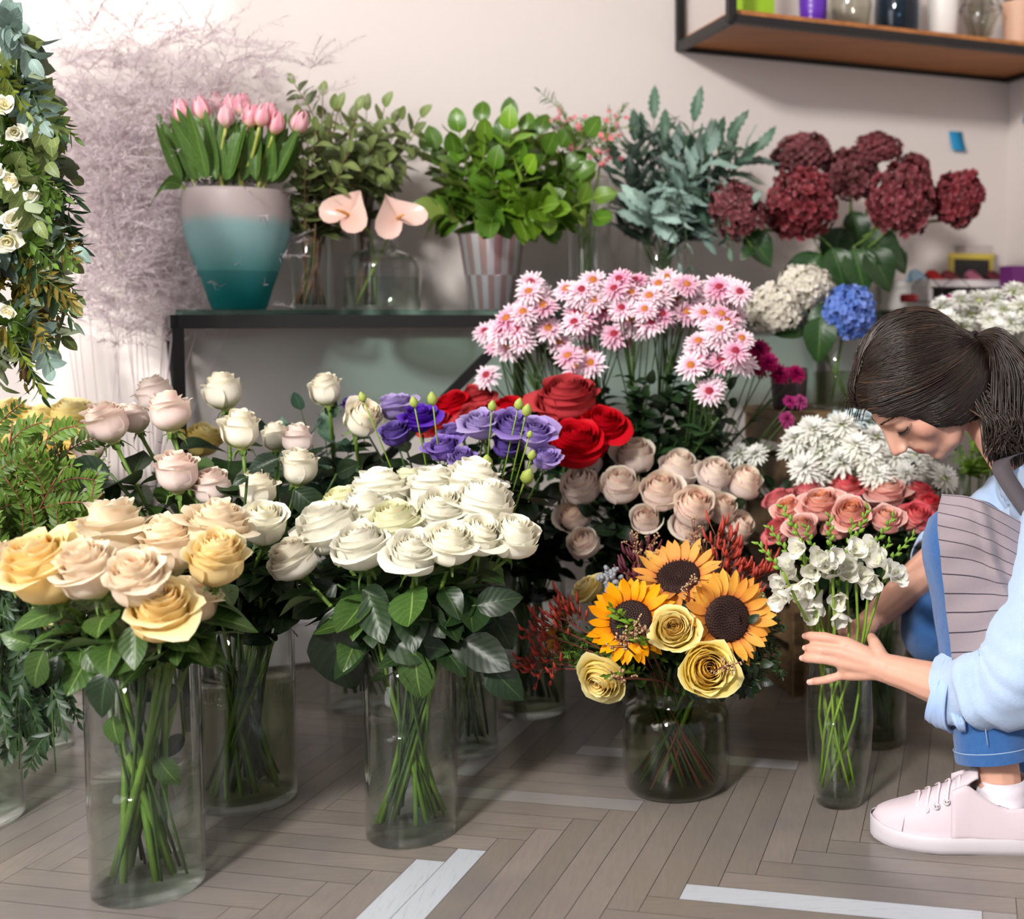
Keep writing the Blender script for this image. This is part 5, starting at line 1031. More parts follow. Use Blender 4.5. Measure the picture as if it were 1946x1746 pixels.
def paw(label, group, x, y, Y, mat, n=11, spread=.03, lng=.016, kind='kangaroo_paw', stemm='rtwig', bead=False):
    h = at(x, y, Y); rr = random.Random(int(x+y)); o, bot, pts = jar_stem(kind, label, 'flower', group, h, rr, .0016, stemm); m = MB(); t = (pts[-1]-pts[-3]).normalized(); st = MB()
    for k in range(n):
        p = pts[-1]-t*spread*1.6*(k/n)+Vector((0, 0, 0)); d = (t*.9+Vector((rr.uniform(-1, 1), rr.uniform(-1, .6), rr.uniform(-.6, .8)))).normalized(); e = p+d*spread*rr.uniform(.5, 1.1); st.tube([p-bot, e-bot], .0009, 4)
        if bead:
            for b in range(4): m.ball(e-bot+Vector((rr.uniform(-1, 1), rr.uniform(-1, 1), rr.uniform(-1, 1)))*.004, .0022 if bead is True else bead, 6, 4)
        else: m.tube([e-bot, e-bot+d*lng*.6, e-bot+(d+Vector((0, 0, .5)))*lng], [.0022, .003, .0012], 5)
    m.build('buds', M[mat], o); st.build('twigs', M[stemm], o)
for x, y in ((1015, 1200), (1040, 1185), (1075, 1150), (1030, 1245), (1000, 1255), (1060, 1170), (1025, 1270)): paw('rust red kangaroo paw spray at the left of the bouquet', 'rust red sprays left', x, y, 1.96, 'paw')
for x, y in ((1360, 1018), (1385, 1030), (1400, 1060), (1420, 1085), (1440, 1095), (1455, 1075), (1390, 1090), (1375, 1050)): paw('rust red kangaroo paw spray above the right sunflower', 'rust red sprays right', x, y, 2.02, 'paw')
for x, y in ((1205, 1075), (1220, 1060), (1235, 1080), (1200, 1095), (1215, 1100)): paw('wine red waxy spray behind the top sunflower', 'wine red sprays', x, y, 2.04, 'pawp')
for x, y, Y in ((1208, 1030, 2.02), (1235, 1035, 2.02), (1320, 1010, 2.04), (1342, 1045, 2.02), (1200, 1200, 1.80), (1180, 1220, 1.80), (1170, 1290, 1.80), (1385, 1265, 1.78), (1215, 1190, 1.79), (1310, 1105, 1.86)): paw('thin brown seed spray poking out of the sunflower bouquet', 'brown seed sprays', x, y, Y, 'seed', 9, .025, kind='seed_spray', bead=.0017)
paw('cluster of round silver-grey berries at the upper left of the bouquet', None, 1152, 1104, 1.96, 'brunia', 9, .016, kind='berry_cluster', bead=.0045)
paw('smaller silver-grey berry cluster beside the pale yellow rose', None, 1165, 1090, 1.99, 'brunia', 7, .014, kind='berry_cluster', bead=.004)
# ================================================================ freesias
def freesia(seed):
    r = random.Random(seed); mb = MB(); mb.tube([(0, 0, -.9), (0, 0, -.4), (0, 0, .1)], [.10, .18, .36], 8, cap=False, uvx=0)
    for k in range(6):
        a = k*PI/3; P, U = leafp(1.0, .8, bend=-1.0+r.uniform(-.3, .5), fold=.35, nv=6, nu=5, a=1.0, pw=.5, wav=.04, seed=k); U[..., 0] = .5; el = .72+(.12 if k % 2 else -.12); put(mb, (P, U), (.28*math.cos(a), .28*math.sin(a), 0), (math.cos(a)*math.cos(el), math.sin(a)*math.cos(el), math.sin(el)))
    for k in range(3): mb.tube([(0, 0, 0), (.08*math.cos(k*2), .08*math.sin(k*2), .6)], .03, 4)
    return mb.mesh('freesia_bloom')
FRE = [freesia(i) for i in range(3)]; PM['free'] = petal('white_freesia_petals', '#faf9ec', '#fffefa', None, '#eef0cc', .4); M['bud'] = plain('green_freesia_bud', '#7ea63a', .45, var=.15, trans=.2)
FL = [(1502, 1075, [(210, 360), (180, 420), (215, 400)], 0), (1487, 1104, [(190, 470), (180, 500)], 0), (1536, 1105, [(280, 430), (250, 440)], 1), (1555, 1137, [(320, 500), (300, 550), (280, 480)], 2), (1594, 1137, [(400, 490), (400, 550)], 3), (1580, 1060, [(370, 320), (330, 320), (350, 360)], 4), (1627, 1045, [(470, 310), (450, 290)], 5), (1661, 1055, [(540, 330), (535, 290)], 6), (1580, 1095, [(370, 400), (400, 380)], 7), (1656, 1100, [(530, 420), (500, 440), (490, 400)], 8), (1690, 1085, [(600, 390), (630, 400), (570, 350)], 9), (1521, 1040, [(250, 290)], 10), (1610, 1080, [(440, 360), (430, 400)], 11), (1550, 1075, [(300, 380)], 12)]
v = VS['V9']
for i, (x, y, bl, s_) in enumerate(FL):
    h = at(x, y-18, 1.92+rg.uniform(-.06, .05)); rr = random.Random(i); bot, rim = stem_path(v, h, rr, .9); rim = v['p']+(rim-v['p'])*1.0; o = thing('freesia', 'white freesia stem, %s, in the barrel-shaped vase' % ('%s counted from the left' % (ORD+['thirteenth', 'fourteenth'])[sorted(range(14), key=lambda q_: FL[q_][0]+FL[q_][1]*.001).index(i)]), 'freesia', bot, 'white freesias in the barrel vase')
    pts = curve_pts([bot, bot.lerp(rim, .5)+Vector((rr.uniform(-.02, .02), rr.uniform(-.015, .015), 0)), rim, rim.lerp(h, .6), h], 12); mb = MB().tube([p-bot for p in pts], .0024, 6)
    for bx, by in bl:
        c = at(1400+bx/2.064, 900+by/2.064, h.y-.03); ax = Vector((rr.uniform(-.8, .5)+(-.4 if bx < 300 else .2), -.9, rr.uniform(-.5, .6)+(.5 if by < 420 else -.6))).normalized(); R_ = 27/ppm(c); mb.tube([pts[-3]-bot, (pts[-2]+c)/2-bot, c-ax*R_*1.0-bot], .0013, 5)
        mk('bloom', rr.choice(FRE), o, c-bot, PM['free'], quat(ax, rr.uniform(0, 6)), R_)
    d = Vector(((x-1590)/160, rr.uniform(-.4, .1), .75)).normalized(); m = MB(); p0 = pts[-1]
    for k in range(7):
        p = p0+d*(.006+.0085*k); s2 = Vector((d.z, 0, -d.x))*(1 if k % 2 else -1); e = p+(d+s2*.6).normalized()*.012; m.tube([p-bot, (p+e)/2-bot, e-bot], [.0014, .0042*(1-.07*k), .0010], 6)
    mb.tube([p0-bot, p0+d*.062-bot], .0012, 5); mb.build('stem', M['steml'], o); m.build('buds', M['bud'], o)
# ================================================================ the crouching woman
def px3(L): return [at(*p) for p in L]
HO = at(1738, 712, 1.98); HU = Vector((-.80, -.22, .50)).normalized(); HF = Vector((-.50, -.04, -.86)); HF = (HF-HU*HF.dot(HU)).normalized(); HL_ = HF.cross(HU)
if HL_.y > 0: HL_ = -HL_
def hp(l, f, u): return HO+HL_*l+HF*f+HU*u
HM = Matrix((HL_, HF, HU)).transposed()
wroot = thing('person', 'crouching woman with dark ponytail, blue shirt, striped apron and jeans, reaching for the freesia vase', 'person', fl(1850, 1600))
def wchild(mb, name, mat, par=None, smooth=True):
    o = mb.build(name, mat, par or wroot, smooth); o.location = -wroot.location if par is None else (0, 0, 0); return o
def remeshed(mb, name, vox, smooth, fac=.5):
    me = mb.mesh('tmp'); o = bpy.data.objects.new('tmp', me); C.objects.link(o)
    r = o.modifiers.new('r', 'REMESH'); r.mode = 'VOXEL'; r.voxel_size = vox
    if smooth: s_ = o.modifiers.new('s', 'SMOOTH'); s_.factor = fac; s_.iterations = smooth
    dg = bpy.context.evaluated_depsgraph_get(); dg.update(); ev = o.evaluated_get(dg); m2 = bpy.data.meshes.new_from_object(ev); m2.name = name
    bpy.data.objects.remove(o); bpy.data.meshes.remove(me); m2.polygons.foreach_set('use_smooth', [True]*len(m2.polygons)); return m2
B = MB()
def cap(pts, rad, seg=12, flat=1.0, up=None):
    pts = [Vector(p) for p in pts]; B.tube(pts, rad, seg, True, flat=flat, up=up); B.ball(pts[0], rad[0]*.97, 10, 6); B.ball(pts[-1], rad[-1]*.97, 10, 6)
hb = lambda c, r: B.ball(hp(*c), r, 20, 14, HM)
hb((0, -.008, .012), (.074, .092, .084)); hb((0, .047, .012), (.062, .046, .056)); hb((0, .040, -.050), (.057, .056, .072)); hb((0, .082, -.107), (.020, .019, .018)); hb((0, .079, -.074), (.033, .026, .029)); hb((0, .070, -.02), (.045, .028, .035))
for s_ in (-1, 1):
    cap([hp(0, .080, -.108), hp(s_*.034, .055, -.100), hp(s_*.054, .012, -.072)], [.018, .018, .018]); hb((s_*.034, .057, -.046), (.025, .028, .030))
    hb((s_*.030, .080, -.013), (.0155, .0135, .0125)); hb((s_*.0115, .113, -.0475), (.0078, .0085, .0068)); hb((s_*.074, -.005, -.025), (.006, .018, .03))
    cap([hp(s_*.006, .094, .006), hp(s_*.026, .091, .010), hp(s_*.046, .076, .004)], [.009, .0085, .007])
cap([hp(0, .093, .006), hp(0, .102, -.012), hp(0, .115, -.030), hp(0, .1225, -.0425)], [.0090, .0085, .0090, .0095]); cap([hp(0, .088, .0), hp(0, .094, -.02), hp(0, .104, -.040)], [.012, .0145, .0135]); cap([hp(0, .100, -.052), hp(0, .094, -.064)], [.010, .011])
for u_, f_, r_ in ((-.0685, .1025, .0052), (-.0785, .1005, .0062)):
    cap([hp(-.021, .088, -.074), hp(-.010, f_-.002, u_), hp(0, f_, u_-.0005), hp(.010, f_-.002, u_), hp(.021, .088, -.074)], [.0022, r_*.85, r_, r_*.85, .0022])
NB = at(1962, 905, 1.98); cap([hp(0, -.03, -.03), hp(0, -.035, -.09), NB], [.046, .045, .052])
sh_n, sh_f = at(2030, 1010, 1.83), at(1965, 935, 2.12); pel = at(2130, 1150, 1.98); che = at(2045, 1030, 1.97)
cap([pel, che, NB+Vector((.02, 0, -.03))], [.10, .095, .05], 16); cap([sh_n, NB+Vector((.03, 0, -.03)), sh_f], [.036, .04, .036])
# near arm and hand
wr = at(1693, 1272, 1.872); el = at(1918, 1330, 1.765)
cap([sh_n, el], [.036, .034]); cap([el, el.lerp(wr, .35), at(1772, 1296, 1.835), at(1725, 1281, 1.858), wr], [.037, .037, .032, .0265, .0245])
KN = {'index': at(1607, 1221, 1.890), 'middle': at(1597, 1239, 1.884), 'ring': at(1596, 1258, 1.884), 'pinky': at(1608, 1281, 1.888)}
cap([wr, at(1660, 1264, 1.878), at(1640, 1256, 1.884)], [.0245, .022, .019], up=(0, 1, 0), flat=.8)
for k in KN: cap([wr.lerp(KN[k], .12), wr.lerp(KN[k], .6), KN[k]], [.0155, .0135, .0105])
cap([KN['index'], KN['middle'], KN['ring'], KN['pinky']], [.0095]*4); cap([wr.lerp(KN['index'], .5), wr.lerp(KN['middle'], .5), wr.lerp(KN['ring'], .5), wr.lerp(KN['pinky'], .5)], [.013, .0145, .0145, .0125])
FG = {'index': [(1574, 1212, 1.893), (1549, 1209, 1.902), (1532, 1208, 1.916)], 'middle': [(1565, 1235, 1.887), (1546, 1233, 1.896), (1533, 1231, 1.910)], 'ring': [(1563, 1252, 1.886), (1543, 1251, 1.893), (1527, 1250, 1.906)], 'pinky': [(1583, 1288, 1.888), (1561, 1293, 1.895), (1541, 1295, 1.907)]}
for k, p in FG.items():
    r_ = .0088 if k != 'pinky' else .0076; pts = [KN[k]]+px3(p); cap(curve_pts(pts, 9), [r_*.97*q_ for q_ in (1.12, 1.02, .96, 1.0, 1.03, .96, .92, .94, .88, .74)], 10)
cap([wr.lerp(KN['index'], .18), at(1668, 1238, 1.885), at(1662, 1222, 1.90), at(1656, 1211, 1.925)], [.0165, .0135, .0105, .0082], 10)
# far arm and hand
wf = at(1668, 1168, 2.045); ef = at(1800, 1050, 2.13); cap([sh_f, ef], [.036, .036]); cap([ef, ef.lerp(wf, .5), wf], [.037, .033, .024])
cap([wf, at(1640, 1190, 2.035)], [.0225, .019])
for i, (x, y) in enumerate(((1600, 1182), (1598, 1200), (1600, 1216), (1608, 1232))): cap([at(1645, 1186+i*7, 2.035), at(1622, (1186+i*7+y)/2+2, 2.032), at(x, y, 2.022)], [.0105, .009, .0072], 8)
cap([wf, at(1655, 1195, 2.01), at(1645, 1204, 1.995)], [.016, .011, .0085], 8)
# legs
kn, an = at(1832, 1022, 1.865), at(1897, 1490, 1.80); hn = at(2110, 1130, 1.90); kf = at(1777, 1188, 2.09); hf = at(2110, 1160, 2.07); af = at(1980, 1440, 2.09)
cap([hn, kn], [.06, .045]); cap([kn, kn.lerp(an, .35), kn.lerp(an, .85), an], [.05, .052, .036, .036]); cap([hf, kf], [.06, .045]); cap([kf, af], [.05, .036])
T0 = fl(1657, 1588); Hh = fl(2003, 1612); cap([an, Vector((an.x+.004, an.y-.002, .06)), T0.lerp(Hh, .8)+Vector((0, 0, .045))], [.036, .034, .026]); cap([Vector((an.x, an.y, .06)), T0.lerp(Hh, .4)+Vector((0, 0, .045))], [.03, .016]); fff = at(1900, 1475, 2.09); fff.z = .03; cap([af, fff], [.036, .025])
bm_ = remeshed(B, 'body', .0026, 4)
co = np.empty(len(bm_.vertices)*3); bm_.vertices.foreach_get('co', co); co = co.reshape(-1, 3)
ne = len(bm_.edges); ed = np.empty(ne*2, np.int32); bm_.edges.foreach_get('vertices', ed); ed = ed.reshape(-1, 2)
hd = np.linalg.norm(co-np.array(hp(0, .02, -.03)), axis=1); wt = np.clip((.135-hd)/.02, 0, 1)
for c_, r_ in ((hp(0, .122, -.044), .020), (hp(0, .10, -.0735), .018)): wt *= 1-.8*np.clip(1.4-np.linalg.norm(co-np.array(c_), axis=1)/r_, 0, 1)
for s_ in (-1, 1): wt *= 1-.5*np.clip(1.4-np.linalg.norm(co-np.array(hp(s_*.03, .085, -.013)), axis=1)/.016, 0, 1)
cnt_ = np.bincount(ed.ravel(), minlength=len(co))[:, None]
for it in range(34):
    acc = np.zeros_like(co); np.add.at(acc, ed[:, 0], co[ed[:, 1]]); np.add.at(acc, ed[:, 1], co[ed[:, 0]]); k_ = .55 if it % 2 == 0 else -.50; co = co+(acc/cnt_-co)*(wt*k_)[:, None]
for it in range(20):
    acc = np.zeros_like(co); np.add.at(acc, ed[:, 0], co[ed[:, 1]]); np.add.at(acc, ed[:, 1], co[ed[:, 0]]); co = co+(acc/cnt_-co)*(wt*.5)[:, None]
bm_.vertices.foreach_set('co', co.ravel()); bm_.update()
sk = np.array(hexc('#d6a48e')); base = np.tile(sk, (len(co), 1))
def tint(c, r, col, k=1.0):
    global base
    d = np.linalg.norm(co-np.array(c), axis=1); w = np.clip(1-d/r, 0, 1)**.8*k; w = w[:, None]; base = base*(1-w)+np.array(hexc(col))*w
for s_ in (-1, 1): tint(hp(s_*.045, .066, -.05), .045, '#cf8d7b', .55)
tint(hp(0, .125, -.045), .022, '#d08e7c', .5)
lc = co-np.array(hp(0, .100, -.0735)); ll, lf_, lu = lc@np.array(HL_), lc@np.array(HF), lc@np.array(HU)
w = np.clip(1.15-((ll/.021)**2+(lu/.0098)**2), 0, 1)*(lf_ > -.014); w = np.clip(w*3, 0, .85)[:, None]; base = base*(1-w)+np.array(hexc('#b45a55'))*w
for k, p in FG.items(): tint(at(*p[-1]), .014, '#dd8f7e', .75); tint(KN[k], .014, '#d99a86', .45); tint(at(*p[0]), .010, '#d99a86', .4)
# eyelid line shade is left to the light; brows are hair
ca_ = bm_.color_attributes.new('skin_tone', 'FLOAT_COLOR', 'POINT'); ca_.data.foreach_set('color', np.concatenate([base, np.ones((len(base), 1))], 1).astype(np.float32).ravel())
m, nt, o_ = nmat('skin'); a_ = N(nt, 'Attribute', attribute_name='skin_tone'); tc = N(nt, 'TexCoord'); f = noise(nt, 90, tc.outputs['Object'], 3)
princ(nt, o_, mixc(nt, f, a_.outputs[0], (.75, .55, .47), 'MIX') if 0 else a_.outputs[0], .48, spec=.35, bump=noise(nt, 500, tc.outputs['Object'], 2), bs=.06, sss=.12); M['skin'] = m; bm_.materials.clear(); bm_.materials.append(m)
mk('body', bm_, wroot, -wroot.location)
M['nail'] = plain('nail_pink', '#eebbb0', .25)
for k, p in FG.items():
    a, b = at(*p[-2]), at(*p[-1]); d = (b-a).normalized(); n_ = (Vector((0, -1, .15))-d*Vector((0, -1, .15)).dot(d)).normalized(); P = np.zeros((5, 5, 3)); r_ = .0072
    for i in range(5):
        for j in range(5):
            v_, u_ = i/4, j/2-1; q_ = b+d*(-.007+.0115*v_)+n_*(r_*(.93-.10*v_)-.0024*u_*u_)+d.cross(n_)*u_*.0046*(1-.25*(v_ > .9)); P[i, j] = q_
    wchild(MB().grid(P), 'fingernail', M['nail'])
# face details
from mathutils.bvhtree import BVHTree
BV = BVHTree.FromPolygons([tuple(v) for v in co], [tuple(p.vertices) for p in bm_.polygons])
def onskin(p, off=.0006):
    q_, n_, _, _ = BV.find_nearest(p)
    if n_.dot(p-hp(0, .0, -.02)) < 0: n_ = -n_
    return q_+n_*off
M['lash'] = plain('dark_lashes', '#1a100c', .6); mb = MB()
for s_ in (1, -1):
    for k in range(17):
        t = k/16; l = s_*(.0185+.024*t); a = hp(l, .0905-.010*(t-.4)**2*6*.4-.010*t*t, -.0195-.0025*math.sin(PI*t)); a = onskin(a, .0002); d = (HF*.75-HU*.75+HL_*s_*(t-.3)*.9).normalized(); mb.tube([a, a+d*.0045, a+d*.0085+HF*.0018], [.00055, .0004, .0001], 4, cap=False)
    mb.tube([onskin(hp(s_*(.0180+.0250*k/8), .0915-.0115*(k/8)**2, -.0190-.0028*math.sin(PI*k/8))) for k in range(9)], .0008, 5)
wchild(mb, 'eyelashes', M['lash'])
M['brow'] = plain('dark_brow', '#3a2820', .7); mb = MB(); rr = random.Random(2)
for s_ in (1, -1):
    for k in range(70):
        t = rr.random(); l = s_*(.012+.036*t); a = hp(l, .1025-.020*t*t, .0115+.004*math.sin(PI*t)+rr.uniform(-.0018, .0018)*(1.2-t)); a = onskin(a, .0004); mb.tube([a, onskin(a+(HL_*s_*.9+HU*rr.uniform(0, .5)-HF*.45*t).normalized()*.006, .0008)], [.0006, .0002], 4, cap=False)
wchild(mb, 'eyebrows', M['brow'])
# hair
ELL = [((0, -.006, .010), (.083, .100, .092)), ((.040, -.005, -.045), (.042, .072, .078)), ((-.040, -.005, -.045), (.042, .072, .078)), ((0, -.06, -.055), (.055, .048, .055)), ((0, .045, .030), (.066, .062, .060))]
def hrad(d):   # outermost crossing of the ray from the head centre with the hair volume
    best = 0
    for c, r in ELL:
        a = sum((d[i]/r[i])**2 for i in range(3)); b = -2*sum(c[i]*d[i]/r[i]**2 for i in range(3)); cc = sum((c[i]/r[i])**2 for i in range(3))-1; D = b*b-4*a*cc
        if D > 0: best = max(best, (-b+math.sqrt(D))/(2*a))
    return best
def hairmask(l, f, u):
    lim = .080 if u > .03 else .080-(.03-u)*.26 if u > -.06 else .057+(u+.06)*.9
    return f < lim or u > .055
nT, nP = 110, 170; sp = np.zeros((nT, nP, 3)); keep = {}; mb = MB(); V = []; idx = {}
for i in range(nT):
    for j in range(nP):
        th = PI*(i+.5)/nT; ph = 2*PI*j/nP; d = (math.sin(th)*math.cos(ph), math.sin(th)*math.sin(ph), math.cos(th)); r_ = hrad(d)*.985; p = (d[0]*r_, d[1]*r_, d[2]*r_); ok = hairmask(*p) and p[2] > -.125
        idx[i, j] = ok; V.append(hp(*p))
F = [(i*nP+j, i*nP+(j+1) % nP, (i+1)*nP+(j+1) % nP, (i+1)*nP+j) for i in range(nT-1) for j in range(nP) if idx[i, j] and idx[i, (j+1) % nP] and idx[i+1, j] and idx[i+1, (j+1) % nP]]
F.append(tuple(range(nP)))
mb.add(V, F)
def hairmat():
    m, nt, o = nmat('dark_brown_hair'); u, v = uvs(nt); c = mixc(nt, u, hexc('#18100c'), hexc('#2e2018')); c = mixc(nt, mr(nt, u, .93, 1), c, hexc('#54392a')); princ(nt, o, c, .38, spec=.55); return m
M['hair'] = hairmat(); hairm = mb
rh = random.Random(8); TIE = (0.012, -.098, -.052)
def strand(pts, r0, col): 
    b = hairm.n; hairm.tube(pts, [r0*.7]+[r0]*(len(pts)-2)+[r0*.4], 3, cap=False); hairm.uv[-1][:, 0] = col
def scalp_strand(root, side, k, r0=.0012):
    d0, dT = Vector(root).normalized(), Vector(TIE).normalized(); side_v = Vector((side, 0, 0)); mid = (d0+dT*.6+side_v*k+Vector((0, 0, -.25*k))).normalized(); pts = []; ph = rh.uniform(0, 6); lift = rh.uniform(.0, .0035)
    for i in range(13):
        t = i/12; d = (d0*(1-t)**2+mid*2*t*(1-t)*1.1+dT*t*t).normalized(); R_ = hrad(d)+lift*math.sin(PI*t)+.0008*math.sin(9*t+ph); pts.append(hp(*(d*R_)))
    pts[-1] = hp(*(Vector(TIE)+Vector((rh.uniform(-.01, .01), 0, rh.uniform(-.01, .01))))); strand(pts, r0, rh.random())
for i in range(620):   # from the parting to both sides
    t = rh.random(); f = .098-.12*t; u = .035+.075*math.sin(PI*min(1, t+.25)*.5)**1.0; s_ = 1 if rh.random() < .68 else -1
    scalp_strand((.020+s_*rh.uniform(.0015, .006), f, u), s_, rh.uniform(.15, 1.7)*(1 if t < .6 else .6))
for i in range(520):   # along the hairline over forehead, temple and ear
    s_ = 1 if rh.random() < .75 else -1; t = rh.random(); u = .045-.155*t; f = (.080 if u > .03 else .080-(.03-u)*.26 if u > -.06 else .057+(u+.06)*.9)+rh.uniform(-.008, .002); l = s_*(.03+.055*min(1, t*1.6))
    scalp_strand((l, f, u), s_, rh.uniform(.05, 1.0), .0011)
for i in range(420):   # low sweep over the ear
    s_ = 1 if rh.random() < .8 else -1; t = rh.uniform(.5, 1.02); u = .045-.155*t; f = (.080-(.03-u)*.26 if u > -.06 else .057+(u+.06)*.9)-rh.uniform(-.003, .012); scalp_strand((s_*(.066+.02*rh.random()), f, u), s_, rh.uniform(.0, .35), .0012)
for i in range(300):
    a = rh.uniform(0, 6.28); scalp_strand((.08*math.cos(a), -.03+rh.uniform(-.03, .05), .05+.05*rh.random()), 1 if math.cos(a) > 0 else -1, rh.uniform(0, .6))
for i in range(26):   # loose strands by the far temple
    p0 = hp(-.03+rh.uniform(-.02, .02), .085, .05+rh.uniform(-.02, .02)); p1 = p0+HF*.008+HU*.004; p2 = p1+HF*rh.uniform(.008, .02)+Vector((.004, .01, -.008)); strand(curve_pts([p0, p1, p2], 7), .0007, rh.random())
tie = hp(*TIE)
for i in range(1000):   # ponytail
    a = rh.uniform(0, 6.28); q_ = math.sqrt(rh.random()); o1 = Vector((0, math.cos(a)*q_, math.sin(a)*q_)); g = rh.uniform(.0, 1)
    e = at(1882+85*g, 878-45*g*rh.random()-40*rh.random(), 1.93)+o1*.02; ph = rh.uniform(0, 6); P = curve_pts([tie+o1*.009, at(1876+26*g, 662-18*g, 1.965)+o1*.018, at(1880+85*g, 715, 1.95)+o1*.026, at(1880+85*g, 790, 1.935)+o1*.03, e], 15)
    strand([p+Vector((math.sin(ph+j*.8), 0, math.cos(ph+j*.7)))*.0022*j/15 for j, p in enumerate(P)], .0014, rh.random()*.8+.2*(g > .6))
mb2 = MB(); pc = curve_pts([tie, at(1888, 655, 1.965), at(1925, 710, 1.955), at(1925, 790, 1.94), at(1922, 835, 1.935)], 12); mb2.tube(pc, [.006, .008, .010, .012, .014, .015, .015, .014, .013, .012, .01, .008, .003], 14)
base_n = hairm.n; hairm.add(np.concatenate(mb2.v), mb2.f); nb = MB(); nb.ball(at(1905, 790, 1.975), (.035, .03, .06), 14, 8); hairm.add(np.concatenate(nb.v), nb.f)
for i in range(520):   # hair falling from the nape
    P = curve_pts([hp(rh.uniform(-.03, .055), -.04+rh.uniform(-.03, .05), -.055+rh.uniform(-.02, .02)), at(1880+rh.uniform(-20, 60), 790, 1.925+rh.uniform(-.02, .02)), at(1893+rh.uniform(-25, 65), 850+rh.uniform(-20, 22), 1.915+rh.uniform(-.02, .03))], 9); strand(P, .0012, rh.random())
wchild(hairm, 'hair', M['hair'])
m = MB(); tv = (at(1888, 655, 1.965)-tie).normalized(); u_ = tv.cross(Vector((0, 0, 1))).normalized(); w_ = tv.cross(u_); m.tube([tie+(u_*math.cos(a)+w_*math.sin(a))*.0135 for a in [k*PI/8 for k in range(17)]], .004, 7, cap=False); wchild(m, 'hair_tie', plain('black_elastic', '#15100f', .7))
# clothes
def cloth(name, c1, c2, sc_=60, bump=.15, rough=.8, fine=900):
    m, nt, o = nmat(name); tc = N(nt, 'TexCoord'); f = noise(nt, sc_, tc.outputs['Object'], 5, .65); g = noise(nt, fine, tc.outputs['Object'], 2); h = noise(nt, 26, tc.outputs['Object'], 3)
    princ(nt, o, mixc(nt, f, hexc(c1), hexc(c2)), rough, spec=.2, bump=math_(nt, 'ADD', math_(nt, 'MULTIPLY', h, 2.5), g), bs=bump, bd=.004, sheen=.3); return m
M['shirt'] = cloth('light_blue_shirt', '#a9c3e6', '#bcd1ee', 40, .55); M['jeans'] = cloth('blue_denim', '#285591', '#3a6ba6', 120, .5)
M['cuffin'] = cloth('shirt_cuff', '#9db9e6', '#adc6ee', 40, .2); M['stitch'] = plain('pale_stitch', '#9db4cf', .7)
def sleeve(path, rad, n=48, seg=40, folds=(), flat=1.0, seed=0, wr=.0025, ends=True):
    P = curve_pts(path, n); r = random.Random(seed); m = MB(); t0 = (P[1]-P[0]).normalized(); u = t0.cross(Vector((0, 1, 0))); u.normalize(); out = np.zeros((n+1, seg, 3)); ph = [r.uniform(0, 6.28) for _ in range(6)]
    for i in range(n+1):
        t = (P[min(i+1, n)]-P[max(i-1, 0)]).normalized(); u = (u-t*u.dot(t)).normalized(); w = t.cross(u); R_ = np.interp(i/n, np.linspace(0, 1, len(rad)), rad)
        for j in range(seg):
            a = 2*PI*j/seg; s_ = i/n
            wv = wr*(math.sin(38*s_+2.2*math.sin(a+ph[0])+ph[1])*max(0, math.sin(a+ph[2]))+.7*math.sin(23*s_+3*math.sin(a*1+ph[3]))+.5*math.sin(5*a+9*s_+ph[4]))
            for (fs, fa, fw, fl2) in folds: wv += fl2*math.exp(-((s_-fs+.03*math.sin(2*a))/fw)**2)*(.5+.5*math.cos(a-fa))
            q_ = P[i]+(u*math.cos(a)+w*math.sin(a)*flat)*(R_+wv); out[i, j] = q_
    m.grid(out, cu=True)
    if ends:
        for e, s2 in ((0, .9), (n, .9)):   # turned-in hem
            ring = out[e]; c = ring.mean(0); m.grid(np.stack([ring, c+(ring-c)*.93, c+(ring-c)*.93-(np.array((P[1]-P[0]).normalized()) if e == 0 else np.array((P[n-1]-P[n]).normalized()))*-.015]), cu=True)
    return m, out, P
# trousers
j1, _, _ = sleeve([hn+Vector((0, .03, -.06)), kn.lerp(hn, .35)+Vector((0, .02, -.062)), kn+Vector((.004, .0, .0)), at(1850, 1150, 1.855), at(1868, 1290, 1.835), at(1890, 1436, 1.80)], [.082, .074, .066, .063, .060, .058], 60, 40, [(.42, 0, .012, -.004), (.36, 0, .01, .004)], seed=3, wr=.0016)
jj = wchild(j1, 'jeans_leg', M['jeans']); jj['label'] = 'jeans leg, nearer one'
hm, hr_, _ = sleeve([at(1888, 1418, 1.803), at(1891, 1440, 1.80)], [.0605, .0605], 4, 40, seed=3, wr=.0005); wchild(hm, 'jeans_hem', M['jeans'], jj)
m = MB(); ring = [Vector(p) for p in hr_[0]]; m.tube(ring+[ring[0]], .0008, 4, cap=False); wchild(m, 'hem_stitching', M['stitch'], jj)
m = MB(); m.tube([p+Vector((-.004, 0, 0)) for p in [at(1868, 1290, 1.835-.061), at(1874, 1350, 1.82-.06), at(1882, 1416, 1.803-.06)]], .0009, 4); wchild(m, 'side_seam', M['stitch'], jj)
j2, _, _ = sleeve([hf, kf.lerp(hf, .4), kf+Vector((.02, 0, .012)), kf+Vector((-.0, 0, -.005)), kf+Vector((.03, 0, -.03)), kf.lerp(af, .5), af], [.088, .082, .068, .060, .058, .058, .055], 60, 40, [(.5, 1, .02, .004), (.42, 2, .012, -.005), (.38, 2, .012, .004)], seed=5, wr=.0022); jf = wchild(j2, 'jeans_leg', M['jeans']); jf['label'] = 'jeans leg, bent farther one'
